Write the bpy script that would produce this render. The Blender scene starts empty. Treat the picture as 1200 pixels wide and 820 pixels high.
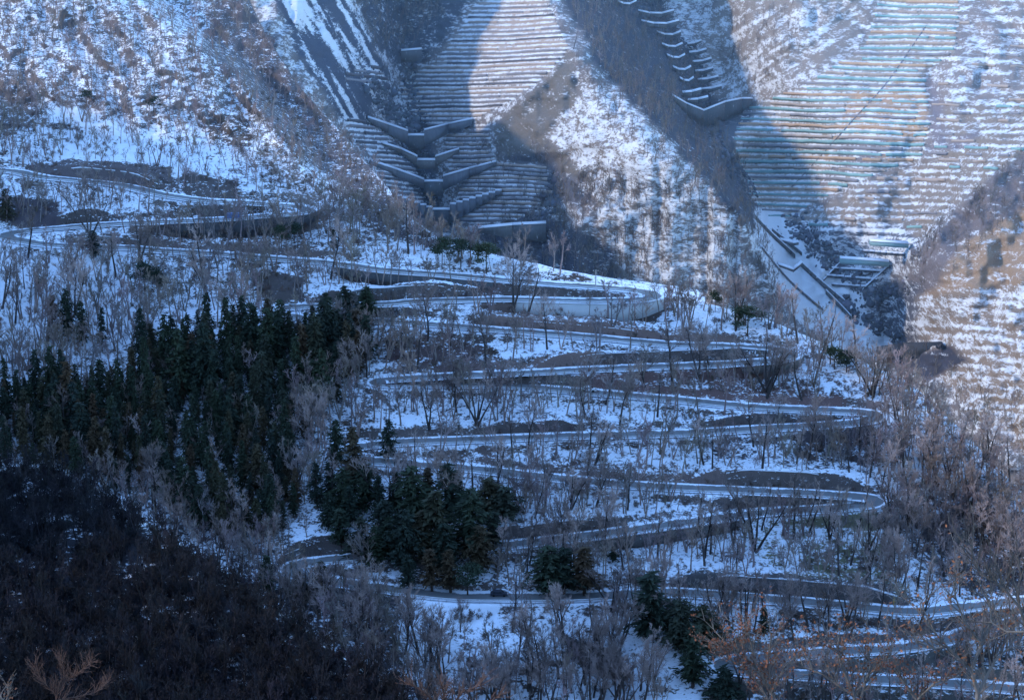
import bpy, math, random
import numpy as np
from math import radians as R
random.seed(7); rng = np.random.default_rng(7)
C = bpy.data.collections.new("valley"); bpy.context.scene.collection.children.link(C)
HAZE = .00018
F = 2599.0; PITCH = R(17); SP, CP = math.sin(PITCH), math.cos(PITCH)

# ------------------------------------------------------------------ projection helpers
def tphi(v):
    dy = -(np.asarray(v, float) - 410) / F
    return (SP - dy * CP) / (CP + dy * SP)
def unproj(u, v, Y):
    u = np.asarray(u, float); v = np.asarray(v, float); Y = np.asarray(Y, float)
    dx = (u - 600) / F; dy = -(v - 410) / F
    t = Y / (CP + dy * SP)
    return np.stack([dx * t, Y + 0 * t, (dy * CP - SP) * t], -1)
def proj(P):
    P = np.asarray(P, float)
    zc = P[..., 1] * CP - P[..., 2] * SP
    yc = P[..., 1] * SP + P[..., 2] * CP
    return 600 + F * P[..., 0] / zc, 410 - F * yc / zc

# ------------------------------------------------------------------ noise
def _h(ix, iy, s):
    n = (ix * 374761393 + iy * 668265263 + s * 974711) & 0xffffffff
    n = ((n ^ (n >> 13)) * 1274126177) & 0xffffffff
    return ((n ^ (n >> 16)) & 0xffff) / 65535.0
def vn(x, y, s=0):
    x = np.asarray(x, float); y = np.asarray(y, float)
    ix = np.floor(x).astype(np.int64); iy = np.floor(y).astype(np.int64)
    fx = x - ix; fy = y - iy
    fx = fx * fx * (3 - 2 * fx); fy = fy * fy * (3 - 2 * fy)
    a = _h(ix, iy, s); b = _h(ix + 1, iy, s); c = _h(ix, iy + 1, s); d = _h(ix + 1, iy + 1, s)
    return (a + (b - a) * fx) * (1 - fy) + (c + (d - c) * fx) * fy
def fbm(x, y, o=4, s=0):
    r = 0; a = 1; t = 0
    for k in range(o):
        r = r + a * (vn(x, y, s + k * 17) - .5) * 2; t += a; a *= .5; x = x * 2.03 + 5.1; y = y * 2.03 + 1.7
    return r / t
def inpoly(u, v, poly):
    ins = np.zeros(np.shape(u), bool); n = len(poly)
    for i in range(n):
        x1, y1 = poly[i]; x2, y2 = poly[(i + 1) % n]
        if y1 == y2: continue
        c = ((y1 > v) != (y2 > v)) & (u < (x2 - x1) * (v - y1) / (y2 - y1) + x1)
        ins ^= c
    return ins
def soft(u, v, poly, w=4, n=6, k=3.0):
    # inside-ness with a frayed, softened edge
    uu = u + 7 * fbm(u / 22, v / 14, 3, 91) * k / 3; vv = v + 5 * fbm(u / 20 + 9, v / 12, 3, 92) * k / 3
    acc = np.zeros(np.shape(u))
    for i in range(n):
        a = 2 * math.pi * i / n
        acc += inpoly(uu + w * math.cos(a), vv + w * .6 * math.sin(a), poly)
    return acc / n

ORD = ['first', 'second', 'third', 'fourth', 'fifth', 'sixth', 'seventh', 'eighth', 'ninth', 'tenth', 'eleventh', 'twelfth', 'thirteenth', 'fourteenth', 'fifteenth', 'sixteenth', 'seventeenth', 'eighteenth', 'nineteenth', 'twentieth']
def ordn(k): return ORD[k] if k < 20 else ('twenty ' + ORD[k - 20] if k < 39 else str(k + 1) + 'th')
# ------------------------------------------------------------------ materials
def nodes(name):
    m = bpy.data.materials.new(name); m.use_nodes = True
    nt = m.node_tree; nt.nodes.clear()
    out = nt.nodes.new('ShaderNodeOutputMaterial'); b = nt.nodes.new('ShaderNodeBsdfPrincipled')
    nt.links.new(b.outputs[0], out.inputs[0])
    b.inputs['Roughness'].default_value = .85
    b.inputs['Specular IOR Level'].default_value = .2
    return m, nt, b
def N(nt, t, **kw):
    n = nt.nodes.new(t)
    for k, v in kw.items():
        if k in n.inputs.keys(): n.inputs[k].default_value = v
        else: setattr(n, k, v)
    return n
def math_(nt, op, a, b=None, c=None, clamp=False):
    n = nt.nodes.new('ShaderNodeMath'); n.operation = op; n.use_clamp = clamp
    for i, x in enumerate((a, b, c)):
        if x is None: continue
        if isinstance(x, (int, float)): n.inputs[i].default_value = x
        else: nt.links.new(x, n.inputs[i])
    return n.outputs[0]
def mixc(nt, f, a, b, mode='MIX'):
    n = nt.nodes.new('ShaderNodeMix'); n.data_type = 'RGBA'; n.blend_type = mode
    for i, x in ((0, f), (6, a), (7, b)):
        if isinstance(x, (int, float)): n.inputs[i].default_value = x
        elif isinstance(x, tuple): n.inputs[i].default_value = (*x, 1)
        else: nt.links.new(x, n.inputs[i])
    return n.outputs[2]
def mapped(nt, sx, sy, sz, rot=(0, 0, 0)):
    tc = nt.nodes.new('ShaderNodeTexCoord'); mp = nt.nodes.new('ShaderNodeMapping')
    mp.inputs['Scale'].default_value = (sx, sy, sz); mp.inputs['Rotation'].default_value = rot
    nt.links.new(tc.outputs['Object'], mp.inputs[0]); return mp.outputs[0]
def noise(nt, vec, scale, detail=6, rough=.6, dist=0):
    n = N(nt, 'ShaderNodeTexNoise', Scale=scale, Detail=detail, Roughness=rough, Distortion=dist)
    nt.links.new(vec, n.inputs['Vector']); return n.outputs[0]

SNOW = (.80, .83, .90)
def ground_mat(name, s1, s2, contour=2.5, gain=4.5, snc=SNOW):
    m, nt, b = nodes(name)
    a = N(nt, 'ShaderNodeAttribute', attribute_name='snow'); so = N(nt, 'ShaderNodeAttribute', attribute_name='soil_shade')
    v1 = mapped(nt, 1, 1, contour)
    n1 = noise(nt, v1, s1, 9, .74, .12); n2 = noise(nt, v1, s2, 6, .7, .1)
    nn = math_(nt, 'ADD', math_(nt, 'MULTIPLY', n1, .62), math_(nt, 'MULTIPLY', n2, .38))
    x = math_(nt, 'ADD', math_(nt, 'MULTIPLY', math_(nt, 'SUBTRACT', nn, .5), 3.6), math_(nt, 'SUBTRACT', a.outputs['Fac'], .5))
    mask = math_(nt, 'ADD', math_(nt, 'MULTIPLY', x, gain), .5, clamp=True)
    n3 = noise(nt, mapped(nt, 1, 1, 1.6), s2 * 3, 6, .7)
    dark = math_(nt, 'ADD', math_(nt, 'MULTIPLY', n3, 1.5), .25)
    mul = N(nt, 'ShaderNodeVectorMath', operation='SCALE'); nt.links.new(so.outputs['Color'], mul.inputs[0]); nt.links.new(dark, mul.inputs['Scale'])
    n4 = noise(nt, mapped(nt, 1, 1, 1), s2 * .7, 5, .6)
    sn = mixc(nt, math_(nt, 'MULTIPLY', n4, .5), snc, tuple(x * .66 for x in snc))
    col = mixc(nt, mask, mul.outputs[0], sn)
    nt.links.new(col, b.inputs['Base Color'])
    bp = N(nt, 'ShaderNodeBump', Strength=.55, Distance=.6); nt.links.new(math_(nt, 'ADD', n1, math_(nt, 'MULTIPLY', mask, .12)), bp.inputs['Height'])
    nt.links.new(bp.outputs[0], b.inputs['Normal'])
    return m
def wood_mat(name, c1, c2, scale=3, rand=.35):
    m, nt, b = nodes(name)
    n1 = noise(nt, mapped(nt, 1, 1, .3), scale, 4)
    oi = N(nt, 'ShaderNodeObjectInfo')
    col = mixc(nt, n1, c1, c2)
    k = math_(nt, 'ADD', math_(nt, 'MULTIPLY', oi.outputs['Random'], rand * 2), 1 - rand)
    mul = N(nt, 'ShaderNodeVectorMath', operation='SCALE'); nt.links.new(col, mul.inputs[0]); nt.links.new(k, mul.inputs['Scale'])
    nt.links.new(mul.outputs[0], b.inputs['Base Color'])
    return m
def attr_mat(name, rough=.9, ns=.6):
    # colour from the 'tint' attribute of the mesh, broken up by noise
    m, nt, b = nodes(name)
    a = N(nt, 'ShaderNodeAttribute', attribute_name='tint')
    n1 = noise(nt, mapped(nt, 1, 1, 1), ns, 5, .6)
    k = math_(nt, 'ADD', math_(nt, 'MULTIPLY', n1, 1.0), .5)
    mul = N(nt, 'ShaderNodeVectorMath', operation='SCALE'); nt.links.new(a.outputs['Color'], mul.inputs[0]); nt.links.new(k, mul.inputs['Scale'])
    nt.links.new(mul.outputs[0], b.inputs['Base Color']); b.inputs['Roughness'].default_value = rough
    return m
def conc_mat(name, c1, c2, scale=.5, snowy=0.0, vs=(1, 1, .35)):
    m, nt, b = nodes(name)
    n1 = noise(nt, mapped(nt, *vs), scale, 7, .65, .4); n2 = noise(nt, mapped(nt, 1, 1, .12), scale * 3, 4)
    col = mixc(nt, math_(nt, 'ADD', math_(nt, 'MULTIPLY', n1, .7), math_(nt, 'MULTIPLY', n2, .35), clamp=True), c1, c2)
    if snowy:
        col = mixc(nt, math_(nt, 'MULTIPLY', math_(nt, 'SUBTRACT', n1, 1 - snowy), 8, clamp=True), col, SNOW)
    nt.links.new(col, b.inputs['Base Color'])
    bp = N(nt, 'ShaderNodeBump', Strength=.3, Distance=.1); nt.links.new(n1, bp.inputs['Height']); nt.links.new(bp.outputs[0], b.inputs['Normal'])
    return m
def plain(name, c, rough=.6, metal=0, ns=2.0, amp=.3):
    m, nt, b = nodes(name)
    n1 = noise(nt, mapped(nt, 1, 1, 1), ns, 3)
    col = mixc(nt, n1, tuple(x * (1 - amp) for x in c), tuple(min(1, x * (1 + amp)) for x in c))
    nt.links.new(col, b.inputs['Base Color']); b.inputs['Roughness'].default_value = rough; b.inputs['Metallic'].default_value = metal
    return m
M = {}
M['near'] = ground_mat('snow_slope_ground', .30, 1.2, 2.4)
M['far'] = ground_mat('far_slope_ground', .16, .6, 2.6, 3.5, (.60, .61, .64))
M['dark'] = ground_mat('dark_slope_ground', .2, .8, 1.5)
M['bark'] = wood_mat('bare_bark', (.022, .019, .02), (.08, .068, .065))
M['twig'] = wood_mat('grey_twigs', (.15, .115, .11), (.40, .31, .285), 3, .5)
M['twigs'] = attr_mat('twig_mass')
M['cbark'] = wood_mat('conifer_bark', (.03, .022, .018), (.07, .05, .04))
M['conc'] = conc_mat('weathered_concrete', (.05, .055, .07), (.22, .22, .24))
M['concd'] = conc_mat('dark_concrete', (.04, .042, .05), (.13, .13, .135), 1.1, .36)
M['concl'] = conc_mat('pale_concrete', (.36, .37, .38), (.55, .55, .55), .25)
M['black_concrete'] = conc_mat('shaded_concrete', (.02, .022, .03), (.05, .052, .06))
M['teal_block'] = conc_mat('teal_block', (.12, .22, .23), (.26, .36, .37), .3)
M['stone'] = conc_mat('stone_masonry', (.07, .065, .065), (.2, .185, .175), 1.4, .38, (1, 1, 1.4))
M['snowcap'] = plain('snow_cap', (.62, .64, .7), .7, 0, 1.0, .08)
M['rail'] = plain('galvanised_rail', (.55, .57, .6), .5, .3, 1.5, .25)
M['pole'] = plain('pole_concrete', (.33, .31, .29), .8)
M['polew'] = plain('pole_wood', (.12, .09, .07), .9)
M['yellow'] = plain('yellow_paint', (.75, .42, .05), .5)
M['white_paint'] = plain('white_paint', (.75, .77, .8), .3, 0, 2, .06)
M['blue_paint'] = plain('blue_paint', (.10, .2, .42), .3)
M['dark_paint'] = plain('dark_paint', (.04, .045, .06), .3)
M['glass'] = plain('car_glass', (.02, .025, .03), .08)
M['tyre'] = plain('tyre_rubber', (.02, .02, .02), .9)
M['lamp'] = plain('lamp_glass', (.5, .5, .48), .2)

def road_mat():
    m, nt, b = nodes('road_asphalt')
    a = N(nt, 'ShaderNodeAttribute', attribute_name='edge')
    n1 = noise(nt, mapped(nt, 1, 1, 1), .35, 6, .65); n2 = noise(nt, mapped(nt, 1, 1, 1), 2.5, 4)
    asp = mixc(nt, n1, (.10, .105, .11), (.22, .22, .225))
    x = math_(nt, 'ADD', math_(nt, 'SUBTRACT', a.outputs['Fac'], .55), math_(nt, 'MULTIPLY', math_(nt, 'SUBTRACT', n1, .5), 1.3))
    mask = math_(nt, 'MULTIPLY', x, 6, clamp=True)
    nt.links.new(mixc(nt, mask, asp, SNOW), b.inputs['Base Color']); b.inputs['Roughness'].default_value = .6
    return m
M['road'] = road_mat()

# ------------------------------------------------------------------ objects
def mesh_np(name, V, Q, mat, attrs=None, smooth=False):
    me = bpy.data.meshes.new(name)
    V = np.asarray(V, np.float32); Q = np.asarray(Q, np.int32)
    me.vertices.add(len(V)); me.vertices.foreach_set('co', V.ravel())
    k = Q.shape[1]
    me.loops.add(Q.size); me.loops.foreach_set('vertex_index', Q.ravel())
    me.polygons.add(len(Q)); me.polygons.foreach_set('loop_start', np.arange(0, Q.size, k, dtype=np.int32))
    me.polygons.foreach_set('loop_total', np.full(len(Q), k, np.int32))
    if smooth: me.polygons.foreach_set('use_smooth', np.ones(len(Q), bool))
    for nm, arr in (attrs or {}).items():
        arr = np.asarray(arr, np.float32)
        if arr.ndim == 1:
            at = me.attributes.new(nm, 'FLOAT', 'POINT'); at.data.foreach_set('value', arr)
        else:
            at = me.attributes.new(nm, 'FLOAT_COLOR', 'POINT')
            at.data.foreach_set('color', np.hstack([arr, np.ones((len(arr), 1), np.float32)]).ravel())
    me.update(); me.validate()
    if mat is not None: me.materials.append(mat)
    return me
def link(name, me, parent=None):
    o = bpy.data.objects.new(name, me); C.objects.link(o)
    if parent is not None: o.parent = parent
    return o
def tag(o, label=None, cat=None, group=None, kind=None):
    if label: o['label'] = label
    if cat: o['category'] = cat
    if group: o['group'] = group
    if kind: o['kind'] = kind
    return o
def empty(name, loc, rz=0):
    o = bpy.data.objects.new(name, None); C.objects.link(o); o.location = loc; o.rotation_euler = (0, 0, rz); o.empty_display_size = .3
    return o
def sweep(mb, secs):
    # secs: list of closed 4-point sections, joined into one continuous beam
    i = len(mb.v)
    for c in secs: mb.v += [tuple(p) for p in c]
    n_ = len(secs)
    for k in range(n_ - 1):
        for j in range(4): mb.f.append((i + k * 4 + j, i + k * 4 + (j + 1) % 4, i + (k + 1) * 4 + (j + 1) % 4, i + (k + 1) * 4 + j))
    mb.f.append((i + 3, i + 2, i + 1, i)); e = i + (n_ - 1) * 4; mb.f.append((e, e + 1, e + 2, e + 3))
class MB:
    def __init__(s): s.v = []; s.f = []
    def quad(s, a, b, c, d):
        i = len(s.v); s.v += [tuple(a), tuple(b), tuple(c), tuple(d)]; s.f.append((i, i + 1, i + 2, i + 3))
    def hexa(s, lo, hi):       # two quads (4 points each): bottom/top rings
        i = len(s.v); s.v += [tuple(p) for p in lo] + [tuple(p) for p in hi]
        s.f += [(i + 3, i + 2, i + 1, i), (i + 4, i + 5, i + 6, i + 7)] + [(i + k, i + (k + 1) % 4, i + 4 + (k + 1) % 4, i + 4 + k) for k in range(4)]
    def box(s, c, d):
        x, y, z = c; a, b, h = d[0] / 2, d[1] / 2, d[2] / 2
        r = [(x - a, y - b), (x + a, y - b), (x + a, y + b), (x - a, y + b)]
        s.hexa([(p, q, z - h) for p, q in r], [(p, q, z + h) for p, q in r])
    def tube(s, p, q, r0, r1, n=3):
        p = np.array(p, float); q = np.array(q, float); d = q - p; L = np.linalg.norm(d)
        if L < 1e-6: return
        d /= L; a = np.cross(d, (0, 0, 1) if abs(d[2]) < .9 else (1, 0, 0)); a /= np.linalg.norm(a); b = np.cross(d, a)
        i = len(s.v)
        for c, rr in ((p, r0), (q, r1)):
            for k in range(n):
                t = 2 * math.pi * k / n; s.v.append(tuple(c + rr * (math.cos(t) * a + math.sin(t) * b)))
        for k in range(n): s.f.append((i + k, i + (k + 1) % n, i + n + (k + 1) % n, i + n + k))
    def blade(s, p, q, w0, w1, side):
        p = np.array(p); q = np.array(q); sd = np.array(side)
        i = len(s.v); s.v += [tuple(p - sd * w0), tuple(p + sd * w0), tuple(q + sd * w1), tuple(q - sd * w1)]; s.f.append((i, i + 1, i + 2, i + 3))
    def me(s, name, mat, smooth=False): return mesh_np(name, s.v, s.f, mat, smooth=smooth)
    def obj(s, name, mat, parent=None, smooth=False): return link(name, s.me(name, mat, smooth), parent)
    def arr(s): return np.array(s.v), np.array(s.f)

# ------------------------------------------------------------------ the road path (traced), depth of the main slope
def ybase(v): return 443.0 / (tphi(v) + .404)
PATH = [(-60,194),(0,200),(20,202),(50,208),(100,213),(143,218),(183,227),(233,235),(267,237),(300,239),(333,241),(352,243),(364,246),(352,250),(330,252),(300,254),(267,257),(200,260),(117,264),(67,268),
 (30,271),(5,275),(10,280),(33,284),(67,288),(150,291),(200,295),(267,299),(300,302),(383,308),(450,317),(517,322),(583,328),(647,333),(700,337),(740,340),(764,344),(768,349),(745,352),(700,353),(650,352),(600,351),(550,352),(483,354),(450,357),(350,360),(326,362),
 (313,365),(322,369),(342,371),(368,374),(445,377),(517,381),(570,386),(627,390),(700,396),(750,401),(800,405),(850,406),(900,409),(925,413),(928,418),(910,422),(850,427),(800,429),(725,432),(675,434),(625,437),(550,440),(470,444),
 (440,447),(445,450),(483,451),(583,452),(633,455),(690,460),(797,469),(867,476),(933,480),(1000,483),(1026,486),(1026,491),(1000,496),(947,500),(883,503),(800,508),(667,511),(567,515),(467,519),
 (415,525),(405,532),(425,539),(467,543),(550,549),(600,555),(667,562),(727,568),(800,572),(867,575),(933,578),(1000,582),(1027,586),(1020,591),(977,596),(900,600),(850,606),(800,613),(733,622),(690,628),(640,634),(573,641),(480,648),(400,655),(363,659),
 (340,665),(345,672),(370,679),(400,683),(467,692),(533,699),(583,700),(667,700),(740,696),(800,695),(867,700),(933,705),(1000,711),(1067,717),(1110,714),(1160,708),(1210,704),(1245,708),(1240,718),(1198,727),(1145,738),(1108,750),(1072,757),(1035,761),(980,764),(917,769),
 (860,774),(845,781),(870,787),(917,790),(1000,795),(1090,800),(1200,808),(1300,816)]
def resample(pts, step):
    pts = np.array(pts, float)
    # catmull-rom then uniform
    out = []
    n = len(pts)
    for i in range(n - 1):
        p0 = pts[max(i - 1, 0)]; p1 = pts[i]; p2 = pts[i + 1]; p3 = pts[min(i + 2, n - 1)]
        for t in np.linspace(0, 1, 12, endpoint=False):
            out.append(.5 * ((2 * p1) + (-p0 + p2) * t + (2 * p0 - 5 * p1 + 4 * p2 - p3) * t * t + (-p0 + 3 * p1 - 3 * p2 + p3) * t ** 3))
    out.append(pts[-1]); out = np.array(out)
    s = np.r_[0, np.cumsum(np.hypot(*np.diff(out, axis=0).T))]
    m = int(s[-1] / step)
    q = np.linspace(0, s[-1], m)
    return np.stack([np.interp(q, s, out[:, 0]), np.interp(q, s, out[:, 1])], -1)
RP = resample(PATH, 1.5)                      # pixel samples
ru, rv = RP[:, 0], RP[:, 1]
z0 = -ybase(rv) * tphi(rv)
def gsmooth(a, s):
    k = np.arange(-int(3 * s), int(3 * s) + 1); w = np.exp(-.5 * (k / s) ** 2); w /= w.sum()
    return np.convolve(np.pad(a, len(k) // 2, mode='edge'), w, mode='valid')
rz = gsmooth(z0, 40)
rz = .5 * (np.minimum.accumulate(rz) + np.maximum.accumulate(rz[::-1])[::-1]); rz = gsmooth(rz, 12)
rY = -rz / tphi(rv)
RW = unproj(ru, rv, rY)
# re-sample the world road at 1 m
rs = np.r_[0, np.cumsum(np.linalg.norm(np.diff(RW[:, :2], axis=0), axis=1))]
q = np.arange(0, rs[-1], 1.0)
RW1 = np.stack([np.interp(q, rs, gsmooth(RW[:, i], 4)) for i in range(3)], -1)
tan = np.gradient(RW1[:, :2], axis=0); tan = np.stack([gsmooth(tan[:, 0], 1.5), gsmooth(tan[:, 1], 1.5)], -1)
tan /= np.linalg.norm(tan, axis=1)[:, None] + 1e-9
nrm = np.stack([-tan[:, 1], tan[:, 0]], -1)     # left-hand normal
pu, pv = proj(RW1)
HW = 3.0
# residual field (gaussian process on the road samples)
sel = np.arange(0, len(ru), 8)
ku, kv = 70.0, 13.0
res = rY[sel] / ybase(rv[sel]) - 1
def kern(a, b, c, d): return np.exp(-np.sqrt(((a[:, None] - c[None]) / ku) ** 2 + ((b[:, None] - d[None]) / kv) ** 2))
K = kern(ru[sel], rv[sel], ru[sel], rv[sel]) + 1e-3 * np.eye(len(sel)); W = np.linalg.solve(K, res)
GU = np.arange(-260, 1461, 8.0); GV = np.arange(-140, 901, 3.0)
gu, gv = np.meshgrid(GU, GV); fu = gu.ravel(); fv = gv.ravel(); RES = np.zeros(len(fu))
for i in range(0, len(fu), 8000): RES[i:i + 8000] = kern(fu[i:i + 8000], fv[i:i + 8000], ru[sel], rv[sel]) @ W
RES = RES.reshape(gu.shape)
YMg = ybase(gv) * (1 + RES)
# gullies and ribs of the main slope
def bump(u, v, u0, v0, su, sv, a): return a * np.exp(-((u - u0) / su) ** 2 - ((v - v0) / sv) ** 2)
for b_ in [(1120,640,90,50,.02),(60,120,90,40,-.006),(300,100,60,60,.012),(470,760,60,40,.0),(600,770,90,30,-.006),(700,780,50,40,.008)]:
    YMg *= 1 + bump(gu, gv, *b_)
uL1 = np.interp(gv, [-140, -60, 0, 45, 80, 115, 160, 215, 270], [80, 120, 157, 215, 262, 292, 325, 360, 400])
_t = np.clip((gu - uL1) / 40, 0, 1); YMg += 42 * _t * _t * (3 - 2 * _t) * np.clip((235 - gv) / 90, 0, 1)
rb_ = 1 - np.abs(fbm((gu - .45 * gv + 16 * fbm(gu / 50, gv / 40, 3, 46)) / 38, (gv + .4 * gu) / 90, 4, 45)) * 2
YMg -= 9 * (rb_ - .5) * np.clip((190 - gv) / 70, 0, 1)
for j in range(len(GV) - 2, -1, -1): YMg[j] = np.maximum(YMg[j], YMg[j + 1] + .12 * 3 * .35)
def bil(G, u, v):
    x = np.clip((np.asarray(u, float) - GU[0]) / 8, 0, len(GU) - 1.001); y = np.clip((np.asarray(v, float) - GV[0]) / 3, 0, len(GV) - 1.001)
    ix = x.astype(int); iy = y.astype(int); fx = x - ix; fy = y - iy
    return (G[iy, ix] * (1 - fx) + G[iy, ix + 1] * fx) * (1 - fy) + (G[iy + 1, ix] * (1 - fx) + G[iy + 1, ix + 1] * fx) * fy
def YM(u, v): return bil(YMg, u, v) + (1.3 + 1.6 * (np.asarray(v) < 180)) * fbm(np.asarray(u) / 28, np.asarray(v) / 16, 5, 5)

# ------------------------------------------------------------------ far slopes: factor field by thin plate
BC = [(475,45,1.05),(480,100,1.055),(488,150,1.045),(503,210,1.035),(517,262,1.03),(560,300,1.0),
 (300,0,.93),(350,60,.93),(400,120,.95),(330,-60,.94),(430,60,1.0),(420,0,1.0),(448,110,1.02),(420,140,.985),(440,190,.985),(465,230,.995),
 (540,100,1.02),(600,0,1.03),(580,60,1.005),(600,110,.98),(640,-20,1.0),(668,55,.955),(720,110,.94),(790,165,.93),(840,215,.925),(870,250,.925),(890,300,.935),
 (600,180,.97),(650,130,.95),(650,230,.95),(700,200,.925),(750,250,.92),(700,300,.92),(800,300,.915),(610,280,.975),(860,350,.925),
 (745,0,1.10),(790,45,1.10),(812,90,1.09),(830,140,1.075),(870,200,1.05),(898,245,1.03),(925,300,1.01),(960,345,1.0),(1010,385,.99),(1045,405,.985),
 (715,30,1.0),(790,110,1.0),(850,170,.99),(900,60,1.06),(860,0,1.08),(950,130,1.02),(1000,50,1.03),(1060,0,1.03),(1050,120,.99),(1000,220,.985),(960,270,.995),
 (1120,60,.99),(1200,0,.99),(1200,100,.965),(1010,310,.99),(1100,190,.965),(1080,250,.972),(1200,170,.93),(1140,230,.93),(1085,290,.94),(1200,260,.90),(1120,330,.92),
 (1060,350,.965),(1150,420,.915),(1200,500,.89),(1100,430,.945),(1200,350,.89),(1350,0,.97),(1350,300,.87),(1350,600,.85),(0,-100,.97),(0,100,.97),(0,300,.95),(200,50,.96),
 (200,300,.97),(700,450,1),(900,500,1),(1100,600,.93),(300,400,1),(-250,0,.97),(-250,400,1),(1450,800,.85),(700,800,1),(640,-140,1.0),(1000,-140,1.02),(1400,-140,.97),(350,-140,.95)]
BC = np.array(BC)
def tpsk(r2): return np.where(r2 > 0, r2 * np.log(r2 + 1e-12), 0)
bx, by = BC[:, 0] / 400, BC[:, 1] / 400
nb = len(BC); A = np.zeros((nb + 3, nb + 3))
A[:nb, :nb] = tpsk((bx[:, None] - bx) ** 2 + (by[:, None] - by) ** 2) + 1e-3 * np.eye(nb)
A[:nb, nb] = 1; A[:nb, nb + 1] = bx; A[:nb, nb + 2] = by; A[nb:, :nb] = A[:nb, nb:].T
BW = np.linalg.solve(A, np.r_[BC[:, 2], 0, 0, 0])
x = gu.ravel() / 400; y = gv.ravel() / 400
FB = (tpsk((x[:, None] - bx) ** 2 + (y[:, None] - by) ** 2) @ BW[:nb] + BW[nb] + BW[nb + 1] * x + BW[nb + 2] * y).reshape(gu.shape)
YBg = 851.0 / (tphi(gv) + .70) * FB
for j in range(len(GV) - 2, -1, -1): YBg[j] = np.maximum(YBg[j], YBg[j + 1] + .05)
CREASE = [([(632,-40),(668,55),(720,110),(790,165),(840,215),(872,255),(893,300),(925,380)], -15, 26), ([(668,58),(620,110),(580,150)], -7, 14),
          ([(470,0),(478,60),(484,110),(490,150),(503,210),(517,262),(560,300)], 16, 20), ([(740,-40),(765,10),(790,45),(812,90),(828,140),(868,200),(893,245),(925,300),(962,345),(1040,402)], 16, 20),
          ([(1215,160),(1140,228),(1085,288),(1062,340)], -16, 22), ([(1060,350),(1050,400),(1110,450)], 9, 18), ([(585,195),(640,215),(665,260),(640,300)], 10, 14),
          ([(395,-40),(430,60),(450,95)], -9, 16), ([(1090,90),(1098,140),(1060,185),(980,230),(950,262)], 6, 14), ([(720,180),(735,250),(715,320)], 5, 16), ([(800,220),(815,290),(840,340)], 5, 16)]
def segd(u, v, line):
    d = np.full(np.shape(u), 1e9)
    for (x0, y0), (x1, y1) in zip(line[:-1], line[1:]):
        L2 = (x1 - x0) ** 2 + (y1 - y0) ** 2; t = np.clip(((u - x0) * (x1 - x0) + (v - y0) * (y1 - y0)) / L2, 0, 1)
        d = np.minimum(d, np.hypot(u - x0 - t * (x1 - x0), v - y0 - t * (y1 - y0)))
    return d
wu = gu + 5 * fbm(gu / 30, gv / 20, 3, 151); wv = gv + 4 * fbm(gu / 30 + 7, gv / 20, 3, 152)
for line, amp, wd in CREASE: YBg = YBg + amp * np.exp(-segd(wu, wv, line) / wd)
rib = 1 - np.abs(fbm((gu + .35 * gv + 22 * fbm(gu / 70, gv / 60, 3, 34)) / 48, (gv - .3 * gu + 20 * fbm(gu / 60, gv / 60, 3, 35)) / 90, 5, 33)) * 2
terr_w = 1 - .75 * (inpoly(gu, gv, [(590,-40),(632,-20),(668,56),(600,118),(650,200),(600,262),(505,240),(466,105)]) | inpoly(gu, gv, [(1040,-40),(858,150),(910,262),(1000,215),(1090,180),(1128,-40)]))
rib2 = 1 - np.abs(fbm((gu - .5 * gv + 14 * fbm(gu / 40, gv / 40, 3, 44)) / 22, (gv + .5 * gu) / 80, 4, 43)) * 2
YBg = YBg - (7 * (rib - .5) + 4.5 * (rib2 - .5)) * terr_w
for j in range(len(GV) - 2, -1, -1): YBg[j] = np.maximum(YBg[j], YBg[j + 1] + .08)
def YB(u, v):
    u = np.asarray(u, float); v = np.asarray(v, float)
    return bil(YBg, u, v) + 4.5 * fbm((u + .6 * v + 12 * fbm(u / 40, v / 40, 2, 36)) / 38, (v - .3 * u + 12 * fbm(u / 40, v / 40, 2, 37)) / 30, 6, 31)

# ------------------------------------------------------------------ retaining walls (ranges of the road)
def near_idx(u, v): return int(np.argmin((pu - u) ** 2 + (2.5 * (pv - v)) ** 2))
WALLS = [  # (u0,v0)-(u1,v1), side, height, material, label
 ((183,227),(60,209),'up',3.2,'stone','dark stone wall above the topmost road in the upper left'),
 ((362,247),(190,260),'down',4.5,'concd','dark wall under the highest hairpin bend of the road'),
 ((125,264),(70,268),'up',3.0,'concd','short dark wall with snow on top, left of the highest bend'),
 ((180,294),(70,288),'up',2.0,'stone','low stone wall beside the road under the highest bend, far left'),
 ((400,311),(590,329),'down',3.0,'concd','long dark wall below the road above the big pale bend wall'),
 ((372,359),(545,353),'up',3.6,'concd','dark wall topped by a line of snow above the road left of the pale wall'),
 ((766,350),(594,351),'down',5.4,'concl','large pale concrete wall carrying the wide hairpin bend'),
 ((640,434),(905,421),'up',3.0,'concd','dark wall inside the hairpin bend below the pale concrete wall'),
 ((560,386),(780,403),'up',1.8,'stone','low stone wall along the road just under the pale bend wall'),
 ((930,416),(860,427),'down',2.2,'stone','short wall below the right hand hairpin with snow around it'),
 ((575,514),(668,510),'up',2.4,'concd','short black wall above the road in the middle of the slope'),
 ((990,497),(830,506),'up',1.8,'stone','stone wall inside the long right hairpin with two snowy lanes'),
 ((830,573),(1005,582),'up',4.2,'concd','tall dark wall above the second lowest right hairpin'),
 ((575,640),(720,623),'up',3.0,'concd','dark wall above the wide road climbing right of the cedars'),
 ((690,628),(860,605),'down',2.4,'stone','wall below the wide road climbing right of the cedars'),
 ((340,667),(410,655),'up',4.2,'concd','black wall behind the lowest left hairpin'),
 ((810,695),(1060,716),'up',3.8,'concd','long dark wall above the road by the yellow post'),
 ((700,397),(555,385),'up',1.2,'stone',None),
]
WALLS = WALLS[:-1]
segs = []
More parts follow.
